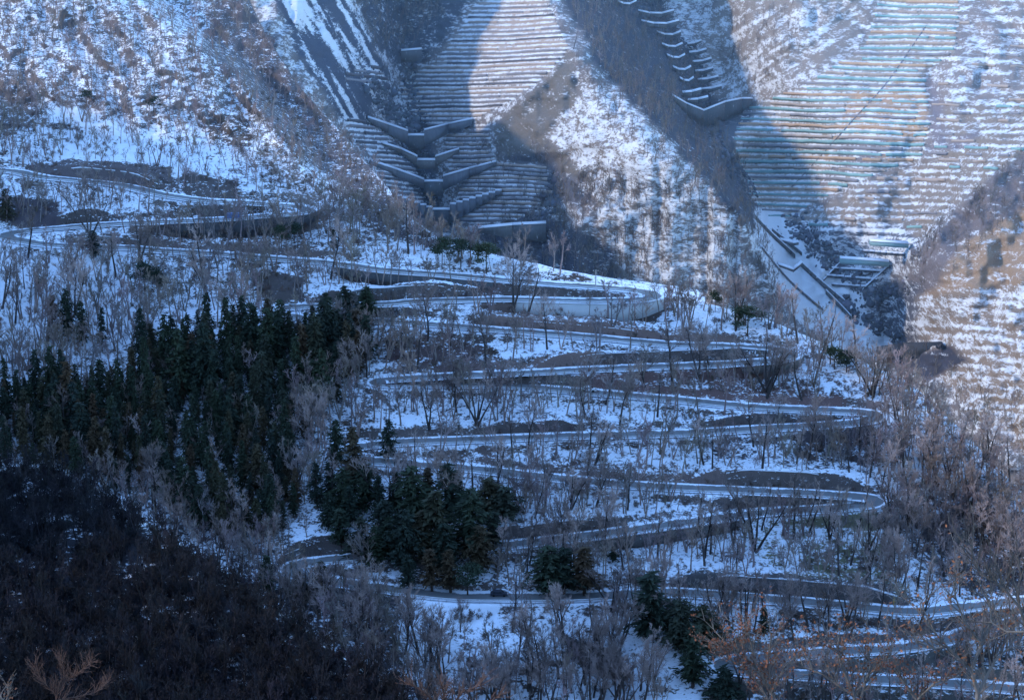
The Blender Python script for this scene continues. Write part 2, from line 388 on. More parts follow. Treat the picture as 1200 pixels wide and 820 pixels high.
for a, b, side, h, mt, lab in WALLS:
    i, j = near_idx(*a), near_idx(*b)
    if i > j: i, j = j, i
    if j - i > 400: print('WALL RANGE?', lab, i, j)
    segs.append((i, j, side, h, mt, lab))
upx = np.zeros(len(RW1)); dnx = np.zeros(len(RW1))
for i, j, side, h, mt, lab in segs: (upx if side == 'up' else dnx)[i:j] = h
upx = gsmooth(upx, 3); dnx = gsmooth(dnx, 3)

# ------------------------------------------------------------------ sheets
MCREST = [(-260,-130),(230,-60),(290,-5),(310,40),(345,95),(395,150),(440,205),(480,255),(520,283),(600,303),(700,326),(790,345),(860,366),(920,385),(960,402),(1060,445),(1130,505),(1200,580),(1300,690),(1460,800)]
MC = np.array(MCREST, float)
def mcrest(u): return np.interp(u, MC[:, 0], MC[:, 1]) + 3 * fbm(np.asarray(u) / 30, np.asarray(u) * 0 + 3, 3, 77)
ACREST = [(-260,500),(0,545),(60,552),(110,572),(180,622),(250,662),(300,700),(345,735),(400,768),(450,800),(520,860),(600,900)]
AC = np.array(ACREST, float)
def acrest(u): return np.interp(u, AC[:, 0], AC[:, 1]) + 4 * fbm(np.asarray(u) / 30, np.asarray(u) * 0 + 8, 3, 78)
def YA(u, v): return 178.0 / (tphi(v) + .05) * 1.0 + .8 * fbm(np.asarray(u) / 25, np.asarray(v) / 20, 4, 66)
def grid(us, top, bot, rows, Yf, back):
    t = np.linspace(0, 1, rows); u = np.repeat(us[None], rows, 0); v = top[None] + (bot[None] - top[None]) * t[:, None]
    P = unproj(u, v, Yf(u, v))
    # back side: the slope carries on down behind its crest
    bk = []
    for d, dz in back[::-1]: bk.append(P[0] + np.stack([0 * us, 0 * us + d, 0 * us - dz], -1))
    Pall = np.concatenate([np.array(bk), P]) if bk else P
    nb_ = len(bk); U = np.concatenate([np.repeat(u[:1], nb_, 0), u]); Vv = np.concatenate([np.repeat(v[:1], nb_, 0), v])
    return Pall, U, Vv, nb_
def quads(nr, nc):
    i = np.arange(nr - 1)[:, None] * nc + np.arange(nc - 1)[None]
    return np.stack([i + nc, i + nc + 1, i + 1, i], -1).reshape(-1, 4)

# --- zones: polygon, snow, ground colour with some shade painted in
def paint(u, v, snow, soil_shade, zones):
    for poly, s, c in zones:
        xs = [p[0] for p in poly]; ys = [p[1] for p in poly]
        k = (u > min(xs) - 20) & (u < max(xs) + 20) & (v > min(ys) - 15) & (v < max(ys) + 15)
        if not k.any(): continue
        w = soft(u[k], v[k], poly)
        if s is not None: snow[k] = snow[k] * (1 - w) + s * w
        if c is not None: soil_shade[k] = soil_shade[k] * (1 - w[:, None]) + np.array(c) * w[:, None]
T1 = [(590,-40),(632,-20),(668,56),(640,90),(600,118),(557,140),(505,150),(490,140),(466,105),(520,60)]
T1b = [(520,155),(575,143),(572,175),(582,190),(530,205),(523,190)]
T1c = [(540,205),(590,190),(640,195),(652,225),(600,262),(540,262),(533,250)]
T1l = [(402,135),(425,140),(470,172),(488,200),(482,215),(440,187),(415,165)]
T1m = [(440,192),(490,218),(505,240),(470,232),(445,212)]
T2 = [(1040,-40),(1015,50),(1000,62),(960,90),(905,115),(870,130),(858,160),(880,235),(910,262),(1000,215),(1080,185),(1092,140),(1085,85),(1120,60),(1128,-40)]
T2r = [(1090,130),(1215,110),(1215,165),(1150,215),(1075,280),(960,280),(930,262),(1000,220),(1085,190)]
T2u = [(1128,-40),(1215,-40),(1215,110),(1090,130),(1087,85),(1122,60)]
T3 = [(1065,350),(1215,330),(1215,520),(1180,500),(1100,425),(1060,380)]
T3u = [(1110,290),(1215,180),(1215,330),(1090,345)]
def mnear_attr(u, v):
    sh = u.shape; u = u.ravel(); v = v.ravel()
    snow = np.full(len(u), .67) + .12 * fbm(u / 60, v / 20, 3, 3); soil_shade = np.tile(np.array([.060, .048, .045]), (len(u), 1))
    soil_shade *= (1 + .4 * fbm(u / 40, v / 20, 3, 8))[:, None]
    Z = [([(-260,-140),(300,-140),(300,120),(150,160),(-260,130)], .42, (.085,.07,.068)),
         ([(130,-60),(300,-20),(350,95),(480,255),(540,300),(420,270),(350,200),(290,110),(215,42),(157,-2)], .2, (.07,.058,.06)),  # shoulder band turned from the sun, shade painted into the ground colour
         ([(300,150),(400,215),(450,290),(380,300),(350,235),(300,215)], .5, (.11,.09,.08)),
         ([(0,85),(45,80),(40,150),(0,160)], .25, None), ([(235,130),(300,140),(290,175),(245,165)], .25, None),  # first patch: shade at the far left, put in as thinner snow
         ([(30,-20),(250,-20),(240,60),(60,50)], .5, None),
         ([(60,118),(160,150),(270,210),(230,215),(60,190)], .86, None),
         ([(40,190),(200,195),(210,222),(120,212),(30,206)], .12, (.07,.055,.055)), ([(215,200),(285,212),(280,235),(205,225)], .15, None),
         ([(0,225),(60,235),(70,262),(0,262)], .1, (.05,.04,.045)),
         ([(-200,250),(170,300),(170,420),(-200,430)], .86, None),
         ([(150,300),(330,300),(330,350),(150,345)], .55, None),
         ([(300,318),(360,322),(350,345),(305,350)], .08, None),
         ([(150,262),(360,262),(380,300),(150,290)], .35, (.08,.06,.055)),
         ([(0,420),(440,380),(440,600),(330,630),(200,590),(0,520)], .55, None), ([(-260,500),(110,540),(215,590),(340,610),(340,690),(250,670),(110,580),(-260,550)], .52, (.05,.045,.05)),
         ([(445,392),(560,400),(600,425),(560,436),(450,425)], .18, (.06,.04,.038)),
         ([(570,352),(640,365),(760,385),(860,392),(870,408),(560,378)], .3, (.11,.075,.065)),
         ([(560,424),(700,416),(720,430),(560,436)], .3, (.11,.075,.065)),
         ([(700,440),(880,432),(960,450),(1010,478),(800,462),(690,455)], .3, (.09,.055,.05)),
         ([(830,510),(1000,500),(1050,520),(1010,560),(860,545),(820,530)], .42, (.05,.042,.045)),
         ([(930,505),(1040,505),(1030,545),(940,540)], .2, None),
         ([(460,500),(600,498),(600,512),(460,516)], .3, None),
         ([(560,530),(760,545),(900,560),(800,566),(560,545)], .4, (.09,.065,.06)),
         ([(870,585),(960,584),(960,594),(870,596)], .15, None),
         ([(870,612),(1010,600),(1050,650),(1060,690),(940,690),(860,640)], .48, (.11,.10,.065)),
         ([(940,640),(1040,640),(1050,690),(960,690)], .3, (.10,.095,.06)),
         ([(1050,560),(1090,560),(1215,640),(1215,690),(1100,690),(1060,640)], .4, (.07,.055,.055)),
         ([(1090,600),(1215,600),(1215,720),(1140,705),(1080,640)], .2, (.05,.042,.045)),
         ([(940,395),(1060,440),(1215,580),(1215,620),(1080,500),(960,440)], .45, (.12,.09,.085)),
         ([(800,676),(1060,690),(1070,712),(800,692)], .12, (.05,.045,.045)),
         ([(900,722),(1070,725),(1080,755),(900,762)], .4, None),
         ([(780,740),(1215,770),(1215,900),(760,900)], .3, (.06,.055,.05)),
         ([(420,700),(470,690),(600,700),(560,740),(470,745)], 1.15, None),
         ([(270,650),(470,700),(470,790),(560,860),(270,860)], .25, (.04,.035,.04)),
         ([(500,740),(640,730),(700,800),(700,900),(500,900)], .66, None),
         ([(640,700),(760,700),(840,790),(800,900),(700,840)], .78, None), ([(650,740),(720,760),(740,800),(690,790)], .1, None),
         ([(350,662),(420,650),(600,640),(600,690),(420,676)], .45, None)]
    Z = [(p, (s_ + .1 if s_ is not None and .1 < s_ < .5 else s_), c) for p, s_, c in Z]
    paint(u, v, snow, soil_shade, Z); soil_shade *= 1.45
    return snow.reshape(sh), soil_shade.reshape(*sh, 3)
def rowphase(u, v, sp, sl): return ((v - sl * (u - 900) + 2.2 * fbm(u / 60, v / 40, 2, 4)) / sp)
def bfar_attr(u, v):  # navy ground tones paint in the shade of far gullies and flanks
    sh = u.shape; u = u.ravel(); v = v.ravel()
    snow = np.full(len(u), .46) + .14 * fbm(u / 50, v / 30, 3, 3); soil_shade = np.tile(np.array([.17, .145, .14]), (len(u), 1))
    soil_shade *= (1 + .35 * fbm(u / 30, v / 20, 3, 8))[:, None]
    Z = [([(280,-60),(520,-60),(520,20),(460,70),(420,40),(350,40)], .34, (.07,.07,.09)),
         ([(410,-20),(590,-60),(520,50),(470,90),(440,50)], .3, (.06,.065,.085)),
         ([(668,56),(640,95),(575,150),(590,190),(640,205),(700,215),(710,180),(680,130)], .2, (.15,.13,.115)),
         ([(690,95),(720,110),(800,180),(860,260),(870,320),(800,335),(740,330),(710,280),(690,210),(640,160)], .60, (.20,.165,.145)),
         ([(560,265),(640,250),(720,290),(730,340),(600,320)], .22, (.07,.07,.09)), ([(585,185),(640,180),(700,240),(640,235)], .2, (.09,.09,.11)),  # shaded foot of the spur, painted navy
         ([(640,-40),(760,-40),(880,200),(900,300),(870,260),(790,170),(700,80)], .16, (.055,.055,.07)),  # shadowed spur flank, its shade painted as near-black navy ground
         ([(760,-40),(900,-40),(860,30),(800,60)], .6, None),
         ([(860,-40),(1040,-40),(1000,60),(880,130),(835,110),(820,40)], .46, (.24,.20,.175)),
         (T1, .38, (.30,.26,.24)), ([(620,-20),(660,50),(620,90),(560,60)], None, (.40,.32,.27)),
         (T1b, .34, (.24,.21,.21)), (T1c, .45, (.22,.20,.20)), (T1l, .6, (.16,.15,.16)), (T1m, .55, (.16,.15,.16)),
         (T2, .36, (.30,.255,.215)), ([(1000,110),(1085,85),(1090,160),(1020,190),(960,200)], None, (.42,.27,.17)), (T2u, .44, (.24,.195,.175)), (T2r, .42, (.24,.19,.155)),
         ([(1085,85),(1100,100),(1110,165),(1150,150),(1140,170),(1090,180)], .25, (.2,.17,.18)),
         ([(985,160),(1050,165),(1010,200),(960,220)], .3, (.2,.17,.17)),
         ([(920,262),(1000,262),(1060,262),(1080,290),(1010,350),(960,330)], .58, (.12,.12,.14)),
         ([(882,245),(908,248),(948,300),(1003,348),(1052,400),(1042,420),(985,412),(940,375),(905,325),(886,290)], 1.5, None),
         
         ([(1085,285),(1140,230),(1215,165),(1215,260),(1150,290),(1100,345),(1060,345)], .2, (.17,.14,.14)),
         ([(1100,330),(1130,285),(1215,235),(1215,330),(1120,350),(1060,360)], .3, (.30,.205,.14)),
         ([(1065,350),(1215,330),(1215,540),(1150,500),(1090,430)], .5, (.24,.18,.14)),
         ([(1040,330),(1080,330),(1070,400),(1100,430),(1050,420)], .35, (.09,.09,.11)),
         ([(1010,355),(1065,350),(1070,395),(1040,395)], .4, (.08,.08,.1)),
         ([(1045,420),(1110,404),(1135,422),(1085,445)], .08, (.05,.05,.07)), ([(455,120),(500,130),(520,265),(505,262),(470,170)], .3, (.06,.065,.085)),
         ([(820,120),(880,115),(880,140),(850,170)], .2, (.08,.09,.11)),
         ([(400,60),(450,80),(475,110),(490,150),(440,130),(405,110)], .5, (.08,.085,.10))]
    paint(u, v, snow, soil_shade, Z)
    snow *= .88; soil_shade *= .8
    w = soft(u, v, [(300,-60),(395,-60),(455,90),(430,95),(440,150),(400,140),(345,60)]); soil_shade = soil_shade * (1 - w[:, None]) + np.array([.05, .055, .075]) * w[:, None]  # streaked face: shade painted in as dark navy ground
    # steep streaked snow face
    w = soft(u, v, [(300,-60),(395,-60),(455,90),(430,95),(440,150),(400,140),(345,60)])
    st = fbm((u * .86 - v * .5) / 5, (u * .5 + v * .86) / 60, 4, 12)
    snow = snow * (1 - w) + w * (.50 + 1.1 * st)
    # diagonal drift streaks upper right
    w = soft(u, v, [(830,-40),(1040,-40),(1010,50),(870,128),(835,100)])
    st = fbm((u * .5 + v * .86) / 5, (u * .86 - v * .5) / 40, 3, 13); snow += w * .45 * st
    # terrace rows
    for poly, sp, sl, amp in ((T1, 5.2, -.02, .42), (T1b, 5, .0, .35), (T1c, 5, .03, .4), (T1l, 5.5, .1, .35), (T1m, 5, .1, .3), (T2, 6.2, .02, .36), (T2r, 8, .03, .16), (T2u, 12, .03, .10), (T3, 11, .08, .11), (T3u, 14, .0, .08)):
        w = soft(u, v, poly, 2, 6, 1); ph = rowphase(u, v, sp, sl)
        snow += w * amp * np.sin(2 * math.pi * ph) + w * .25 * fbm(u / 25, v / 4, 3, 19)
    return snow.reshape(sh), soil_shade.reshape(*sh, 3)

def build_sheet(name, us, top, bot, rows, Yf, back, mat, attrf, carve=False, steep=0.0):
    P, U, V, nb_ = grid(us, top, bot, rows, Yf, back)
    if carve:
        Pz = P[..., 2].copy()
        blk = 24
        for c in range(0, len(us), blk):
            cols = slice(c, c + blk); u0, u1 = us[c] - 40, us[min(c + blk, len(us)) - 1] + 40
            k = np.where((pu > u0) & (pu < u1))[0]
            if len(k) == 0: continue
            X = P[:, cols, 0].ravel(); Yy = P[:, cols, 1].ravel(); Z = P[:, cols, 2].ravel()
            d2 = (X[:, None] - RW1[k, 0]) ** 2 + (Yy[:, None] - RW1[k, 1]) ** 2
            m = np.argmin(d2, 1); d = np.sqrt(d2[np.arange(len(m)), m]); kk = k[m]
            side = (X - RW1[kk, 0]) * nrm[kk, 0] + (Yy - RW1[kk, 1]) * nrm[kk, 1]
            up = side * np.sign(nrm[kk, 1] + 1e-9) > 0
            hup = np.where(up, upx[kk], 0); hdn = np.where(~up, dnx[kk], 0)
            fade = np.clip(1 - (d - 4) / 11, 0, 1) ** 1.2
            zr = RW1[kk, 2] - .12
            Zn = Z + hup * fade * .75 - hdn * fade * .8
            # banks no steeper than needed: clamp towards road level close to it
            bw = np.where(hup + hdn > .4, .5, 2.2)
            t = np.clip((d - 3.4) / bw, 0, 1); t = t * t * (3 - 2 * t)
            Zn = np.where(up, np.maximum(Zn, zr + .0), np.minimum(Zn, zr + .2) if False else Zn)
            Z2 = zr * (1 - t) + Zn * t
            # nothing directly below the road may stand above it
            cap = zr - .12 * np.clip(d - 3.4, 0, 40) + .1
            Z2 = np.where((~up) & (d < 9) & (d > 3.4), np.minimum(Z2, cap), Z2)
            far = d > 16
            Zf = np.where(far, Z, Z2)
            P[:, cols, 2] = Zf.reshape(P[:, cols, 2].shape)
    snow, soil_shade = attrf(U, V)
    gr = np.gradient(P, axis=0); gc_ = np.gradient(P, axis=1); nn_ = np.cross(gr, gc_); nn_ /= np.linalg.norm(nn_, axis=-1)[..., None] + 1e-9
    nz = np.abs(nn_[..., 2]); snow = snow - steep * np.clip((.80 - nz) / .5, 0, 1)
    nr, nc = P.shape[:2]
    me = mesh_np(name, P.reshape(-1, 3), quads(nr, nc), mat, {'snow': snow.ravel(), 'soil_shade': soil_shade.reshape(-1, 3)}, smooth=True)
    o = link(name, me); tag(o, kind='structure'); return o
usM = np.arange(-240, 1441, 1.6)
build_sheet('snow_slope', usM, mcrest(usM), np.full(len(usM), 890.), 560, YM, [(3, .5), (10, 4), (30, 22), (70, 60), (130, 110)], M['near'], mnear_attr, True, .55)
usB = np.arange(-240, 1441, 1.7)
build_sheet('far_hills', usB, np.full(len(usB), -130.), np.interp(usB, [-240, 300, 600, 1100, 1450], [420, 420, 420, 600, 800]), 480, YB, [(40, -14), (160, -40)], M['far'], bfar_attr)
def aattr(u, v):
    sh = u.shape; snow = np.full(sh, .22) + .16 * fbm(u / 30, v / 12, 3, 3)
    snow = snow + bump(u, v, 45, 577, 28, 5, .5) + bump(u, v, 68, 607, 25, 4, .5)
    return snow, np.tile(np.array([.016, .015, .02]), sh + (1,))  # ground blackened to put the hillside's shade into its colour
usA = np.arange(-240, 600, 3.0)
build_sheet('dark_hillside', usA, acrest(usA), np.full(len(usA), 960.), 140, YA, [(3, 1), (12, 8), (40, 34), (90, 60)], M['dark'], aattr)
# ground in front, falling away from the camera's own hillside
xs = np.linspace(-260, 260, 60); ys = np.linspace(3, 420, 60); X, Yg = np.meshgrid(xs, ys)
Zg = -4 - .62 * Yg + 2 * fbm(X / 20, Yg / 20, 3, 55)
me = mesh_np('near_hillside', np.stack([X, Yg, Zg], -1).reshape(-1, 3), quads(60, 60)[:, ::-1], M['dark'], {'snow': np.full(3600, .3), 'soil_shade': np.tile([.04, .033, .03], (3600, 1))}, True)
tag(link('near_hillside', me), kind='structure')
# valley floor sheet reaching to the horizon under everything
s = 6000; me = mesh_np('valley_ground', [(-s, -s, -420), (s, -s, -420), (s, s, -420), (-s, s, -420)], [(0, 1, 2, 3)], M['dark'], {'snow': [.6] * 4, 'soil_shade': [[.05, .04, .04]] * 4})
tag(link('valley_ground', me), kind='structure')

# added mountain out of view at left, shaped to shade the lower slope
xs = np.linspace(-1150, -175, 200); ys = np.linspace(60, 800, 160); X, Yg = np.meshgrid(xs, ys)
prof = np.interp(Yg, [60, 200, 330, 470, 560, 620, 660, 700, 740, 800], [-120, 60, 170, 190, 150, 105, 88, 45, -20, -180])
ridge = np.exp(-((X + 520) / 200) ** 2); side = np.interp(X, [-1150, -520, -330, -175], [.3, 1, .45, 0.0])
Zg = -330 + (prof + 330) * side + 13 * fbm(X / 17, Yg / 17, 4, 57) + 34 * fbm(X / 60, Yg / 60, 6, 56)
me = mesh_np('unseen_shade_mountain', np.stack([X, Yg, Zg], -1).reshape(-1, 3), quads(160, 200)[:, ::-1], M['far'], {'snow': np.full(32000, .5), 'soil_shade': np.tile([.09, .075, .07], (32000, 1))}, True)
tag(link('unseen_shade_mountain', me), kind='structure')
mb = MB(); mb.box((0, 1040, -150), (3200, 800, 640)); hm = bpy.data.materials.new('haze'); hm.use_nodes = True; hn = hm.node_tree; hn.nodes.clear()
ho = hn.nodes.new('ShaderNodeOutputMaterial'); hv_ = hn.nodes.new('ShaderNodeVolumeScatter'); hv_.inputs['Color'].default_value = (.50, .74, 1, 1); hv_.inputs['Density'].default_value = HAZE; hn.links.new(hv_.outputs[0], ho.inputs['Volume'])
if HAZE > 0: tag(mb.obj('haze', hm), kind='structure')

# ------------------------------------------------------------------ road strip
offs = np.array([-3.6, -2.9, -2.3, -1.0, 0, 1.0, 2.3, 2.9, 3.6]); hz = np.array([.22, .30, .05, .02, .04, .02, .05, .30, .22]); ed = np.array([.9, 1, .45, .0, .12, .0, .45, 1, .9])
n = len(RW1)
wob = np.stack([gsmooth(rng.normal(0, 1, n), 3) for _ in offs], 1)
Pr = np.zeros((n, len(offs), 3)); Pr[..., :2] = RW1[:, None, :2] + nrm[:, None] * offs[None, :, None]
Pr[..., 2] = RW1[:, None, 2] + hz[None] + .12 * wob * (np.abs(offs) > 2.35)
E = ed[None] + .35 * wob + .22 * fbm(np.arange(n)[:, None] / 30 + 0 * offs[None], offs[None] * 1.3 + 0 * np.arange(n)[:, None], 3, 140)
me = mesh_np('road', Pr.reshape(-1, 3), quads(n, len(offs)), M['road'], {'edge': E.ravel()}, True)
tag(link('road', me), kind='structure')

# ------------------------------------------------------------------ walls, guardrails along the road
def ribbon_wall(name, idx, off, z0_, z1_, th, mat, label, cat, group=None, cap=True):
    mb = MB(); cp = MB()
    pts = [(RW1[i, :2] + nrm[i] * off[k] , RW1[i, 2]) for k, i in enumerate(idx)]
    S1, S2 = [], []
    for a in range(len(idx)):
        p, zp = pts[a]; n1 = nrm[idx[a]] * np.sign(off[a]) * th; t0 = z1_[a]; b0 = z0_[a]; q_ = p + n1
        S1.append([(*p, zp + b0), (*q_, zp + b0), (*q_, zp + t0), (*p, zp + t0)])
        c = .22 + .06 * math.sin(a * .9) + .04 * math.sin(a * 2.3)
        S2.append([(*(p - n1 * .15), zp + t0 + .004), (*(q_ + n1 * .3), zp + t0 + .004), (*(q_ + n1 * .2), zp + t0 + c), (*(p - n1 * .08), zp + t0 + c)])
    sweep(mb, S1)
    if cap: sweep(cp, S2)
    cm = pts[len(pts) // 2]; o = empty(name, (cm[0][0], cm[0][1], cm[1])); tag(o, label, cat, group)
    for b_, nm, mm in ((mb, 'wall_face', mat), (cp, 'snow_cap', M['snowcap'])):
        if not b_.v: continue
        b_.v = [(v_[0] - o.location[0], v_[1] - o.location[1], v_[2] - o.location[2]) for v_ in b_.v]
        b_.obj(nm, mm, o)
for i, j, side, h, mt, lab in segs:
    idx = list(range(i, j, 3)); sg = [(1 if nrm[k][1] > 0 else -1) * (1 if side == 'up' else -1) for k in idx]
    env = [min(1, (k + .6) / 4, (len(idx) - k - .4) / 4) for k in range(len(idx))]
    if side == 'up': ribbon_wall('retaining_wall', idx, [3.9 * s_ for s_ in sg], [-.6] * len(idx), [.5 + h * (.3 + .7 * e) for e in env], .6, M[mt], lab, 'retaining wall', 'retaining walls along the mountain road')
    else: ribbon_wall('retaining_wall', idx, [3.75 * s_ for s_ in sg], [-h * (.3 + .7 * e) - .8 for e in env], [.28] * len(idx), .5, M[mt], lab, 'retaining wall', 'retaining walls along the mountain road')
bends = ['topmost road entering at the upper left', 'upper road tier below the highest hairpin', 'road above the big pale concrete wall', 'road running left from the pale concrete wall', 'road tier right under the pale concrete wall', 'road tier below the bend that curves at right under the pale wall',
 'fifth long road tier with snow below it', 'road tier leading left from the long right hairpin', 'thin white road line right of the cedar clump', 'wide road climbing from the cedars to the right', 'road passing below the cedar clump', 'road beside the yellow post', 'bottom right road curve', 'lowest road at the bottom right edge']
turn = [0] + sorted({near_idx(*p) for p in [(364,246),(5,276),(768,347),(313,365),(928,416),(440,448),(1028,488),(405,532),(1027,588),(340,668),(740,696),(1245,710),(845,781)]}) + [len(RW1) - 1]
for a in range(len(turn) - 1):
    i, j = turn[a] + 4, turn[a + 1] - 4
    if j - i < 12: continue
    mb = MB(); mid = (i + j) // 2; c = RW1[mid]
    sgn = -1 if nrm[mid][1] > 0 else 1
    ks = list(range(i, j, 4)); Sx = []
    for k in ks:
        p = np.r_[RW1[k, :2] + nrm[k] * sgn * 3.35, RW1[k, 2] + .22] - c; nn_ = np.r_[nrm[k] * sgn * .09, 0]
        Sx.append([p + (0, 0, .36), p + nn_ + (0, 0, .36), p + nn_ + (0, 0, .74), p + (0, 0, .74)])
        mb.box((p[0] + nn_[0] * 2.2, p[1] + nn_[1] * 2.2, p[2] + .15), (.13, .13, 1.0))
    sweep(mb, Sx)
    o = mb.obj('guardrail', M['rail']); o.location = c
    tag(o, 'metal guardrail, ' + bends[min(a, len(bends) - 1)], 'guardrail', 'guardrails along the mountain road')

# ------------------------------------------------------------------ panels seen on the far side: dams and channel walls
def panel_obj(name, parent, tops, bots, Yt, th, mat, org):
    mb = MB()
    T = unproj([p[0] for p in tops], [p[1] for p in tops], Yt); B = T.copy()
    Bq = unproj([p[0] for p in bots], [p[1] for p in bots], Yt); B[:, 2] = np.minimum(Bq[:, 2], T[:, 2] - .3)
    for k in range(len(tops) - 1):
        a, b_, c_, d_ = B[k], B[k + 1], T[k + 1], T[k]; off = np.array([0, th, 0])
        mb.hexa([a - org, b_ - org, b_ + off - org, a + off - org], [d_ - org, c_ - org, c_ + off - org, d_ + off - org])
    o = mb.obj(name, mat, parent)
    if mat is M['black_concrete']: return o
    cp = MB()
    for k in range(len(tops) - 1):
        off = np.array([0, th, 0]); e = np.array([0, -.15, .01]); h = np.array([0, 0, .45])
        a, b_ = T[k] - org, T[k + 1] - org
        cp.hexa([a + e, b_ + e, b_ + off + (0, 0, .01), a + off + (0, 0, .01)], [a + e + h, b_ + e + h, b_ + off + h, a + off + h])
    cp.obj('snow_cap', M['snowcap'], o)
    return o
def dam(label, lw, sp, rw, mat='conc', name='check_dam'):
    # lw / sp / rw: (tops, bottoms) in target pixels
    allb = [b for part in (lw, sp, rw) if part for b in part[1]]
    cu = sum(b[0] for b in allb) / len(allb); cv = max(b[1] for b in allb)
    base = unproj(cu, cv, float(YB(cu, cv)) - 2); o = empty(name, base)
    tag(o, label, 'dam', 'check dams in the ravines')
    ysp = None
    if sp:
        ysp = min(float(YB(b[0], b[1])) for b in sp[1]) - 2.5
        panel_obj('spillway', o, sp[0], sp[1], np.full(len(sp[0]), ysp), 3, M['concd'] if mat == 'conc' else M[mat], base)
    for part, flip in ((lw, 0), (rw, 1)):
        if not part: continue
        ys = np.array([float(YB(b[0], b[1])) - 2.5 for b in part[1]])
        if ysp is not None:
            if flip: ys[0] = ysp + .02
            else: ys[-1] = ysp + .02
        panel_obj('wing_wall', o, part[0], part[1], ys, 2.2, M[mat], base)
def stp(p, q, n):  # stepped top
    r = []
    for k in range(n):
        a = k / n; b = (k + 1) / n
        y = p[1] + (q[1] - p[1]) * (a if q[1] > p[1] else b)
        r += [(p[0] + (q[0] - p[0]) * a, y), (p[0] + (q[0] - p[0]) * b - .3, y)]
    return r
def bl(tops, p, q): return [(t[0], p[1] + (q[1] - p[1]) * (t[0] - p[0]) / (q[0] - p[0])) for t in tops]
t_ = [(431,138),(455,146),(478,154)]
dam('uppermost big concrete dam of the left ravine with wide V wings', (t_, [(431,141),(455,157),(478,171)]), ([(478,159),(497,159)], [(478,175),(497,175)]), ([(497,153),(525,146),(553,140)], [(497,172),(525,157),(553,147)]))
t_ = [(448,168),(470,175),(489,184)]
dam('small rough dam wedged between two big ones in the left ravine', (t_, [(448,170),(470,181),(489,196)]), ([(489,188),(510,188)], [(489,198),(510,198)]), ([(510,184),(538,175)], [(510,196),(538,178)]), 'stone')
dam('middle concrete dam of the left ravine with long grey wings', ([(435,189),(465,199),(497,211)], [(435,192),(465,208),(497,222)]), ([(497,213),(519,213)], [(497,230),(519,230)]), ([(519,207),(550,198),(581,190)], [(519,224),(550,208),(581,194)]))
a = stp((442,222), (507,246), 9); b_ = stp((527,242), (588,224), 8)
dam('lowest stepped concrete dam of the left ravine above the pines', (a, bl(a, (442, 227), (507, 262))), ([(507,246),(527,246)], [(507,265),(527,265)]), (b_, bl(b_, (527, 262), (588, 227))))
dam('small pale dam high in the left ravine beside the terraces', None, ([(470,60),(494,58)], [(471,73),(493,72)]), None)
dam('dark concrete wall with snow on top at the ravine end of the low terraces', None, ([(560,268),(600,264),(640,262)], [(560,272),(600,280),(635,284)]), None)
for k, (u0, u1, v0, h) in enumerate([(724,746,4,3),(748,790,15,5),(752,796,27,6),(770,798,40,4.5),(776,800,54,4),(782,803,67,4),(789,810,81,4),(797,813,94,4)]):
    dam('snow topped step dam in the upper right ravine, ' + ['topmost', 'second from top', 'third from top', 'fourth from top', 'fifth from top', 'sixth from top', 'seventh from top', 'lowest of the row'][k], None, ([(u0, v0 - 2), ((u0 * 2 + u1) / 3, v0 + 1), ((u0 + 2 * u1) / 3, v0 + 1.3), (u1, v0 - 2.5)], [(u0, v0 + h - 3), ((u0 * 2 + u1) / 3, v0 + h), ((u0 + 2 * u1) / 3, v0 + h), (u1, v0 + h - 4)]), None)
for k, (u0, u1, v0, h) in enumerate([(806,822,50,5),(808,828,60,6),(812,834,71,6),(815,836,82,6),(818,842,92,6),(822,846,103,6),(800,822,107,7),(806,830,116,6)]):
    dam('small slanting step wall on the right side of the upper right ravine, ' + ordn(k) + ' from top', None, ([(u0, v0 + 2), ((u0 + u1) / 2, v0 + 1), (u1, v0 - 2)], [(u0, v0 + h), ((u0 + u1) / 2, v0 + h - 1), (u1, v0 + h - 5)]), None)
dam('big V shaped dark dam in the right ravine left of the terraces', ([(788,112),(805,122),(825,130)], [(788,116),(805,134),(825,148)]), None, ([(825,130),(850,120),(870,116),(882,116)], [(825,148),(850,142),(870,132),(882,122)]), 'concd')
dam('dark slanting dam at the snowy riverbed mouth on the right', None, None, ([(1028,408),(1060,403),(1105,402)], [(1028,415),(1056,426),(1105,407)]), 'black_concrete')
dam('small zigzag sill across the snowy right ravine channel', None, ([(915,281),(930,285),(936,284)], [(915,284),(930,288),(936,287)]), None)
dam('lower zigzag sill across the snowy right ravine channel', None, ([(912,310),(930,316),(940,308)], [(912,312),(930,319),(940,311)]), None)
def chan(label, line, h, mat='concd'):
    pts = resample(line, 6); ys = YB(pts[:, 0], pts[:, 1]) - 1.0
    base = unproj(pts[-1][0], pts[-1][1], ys[-1]); o = empty('channel_wall', base); tag(o, label, 'wall', 'channel walls in the right ravine')
    panel_obj('wall_face', o, [(p[0], p[1] - h) for p in pts], [(p[0], p[1]) for p in pts], ys, 1.2, M[mat], base)
chan('upper dark channel wall on the right bank of the snowy ravine', [(886,258),(905,278),(932,303)], 5)
chan('second dark channel wall stepping down the snowy ravine', [(905,272),(928,290),(940,300)], 4)
chan('long dark channel wall below the bend in the snowy ravine', [(938,312),(965,337),(990,358)], 6)
chan('lowest dark channel wall ending near the riverbed mouth', [(968,345),(985,362),(998,376)], 5)
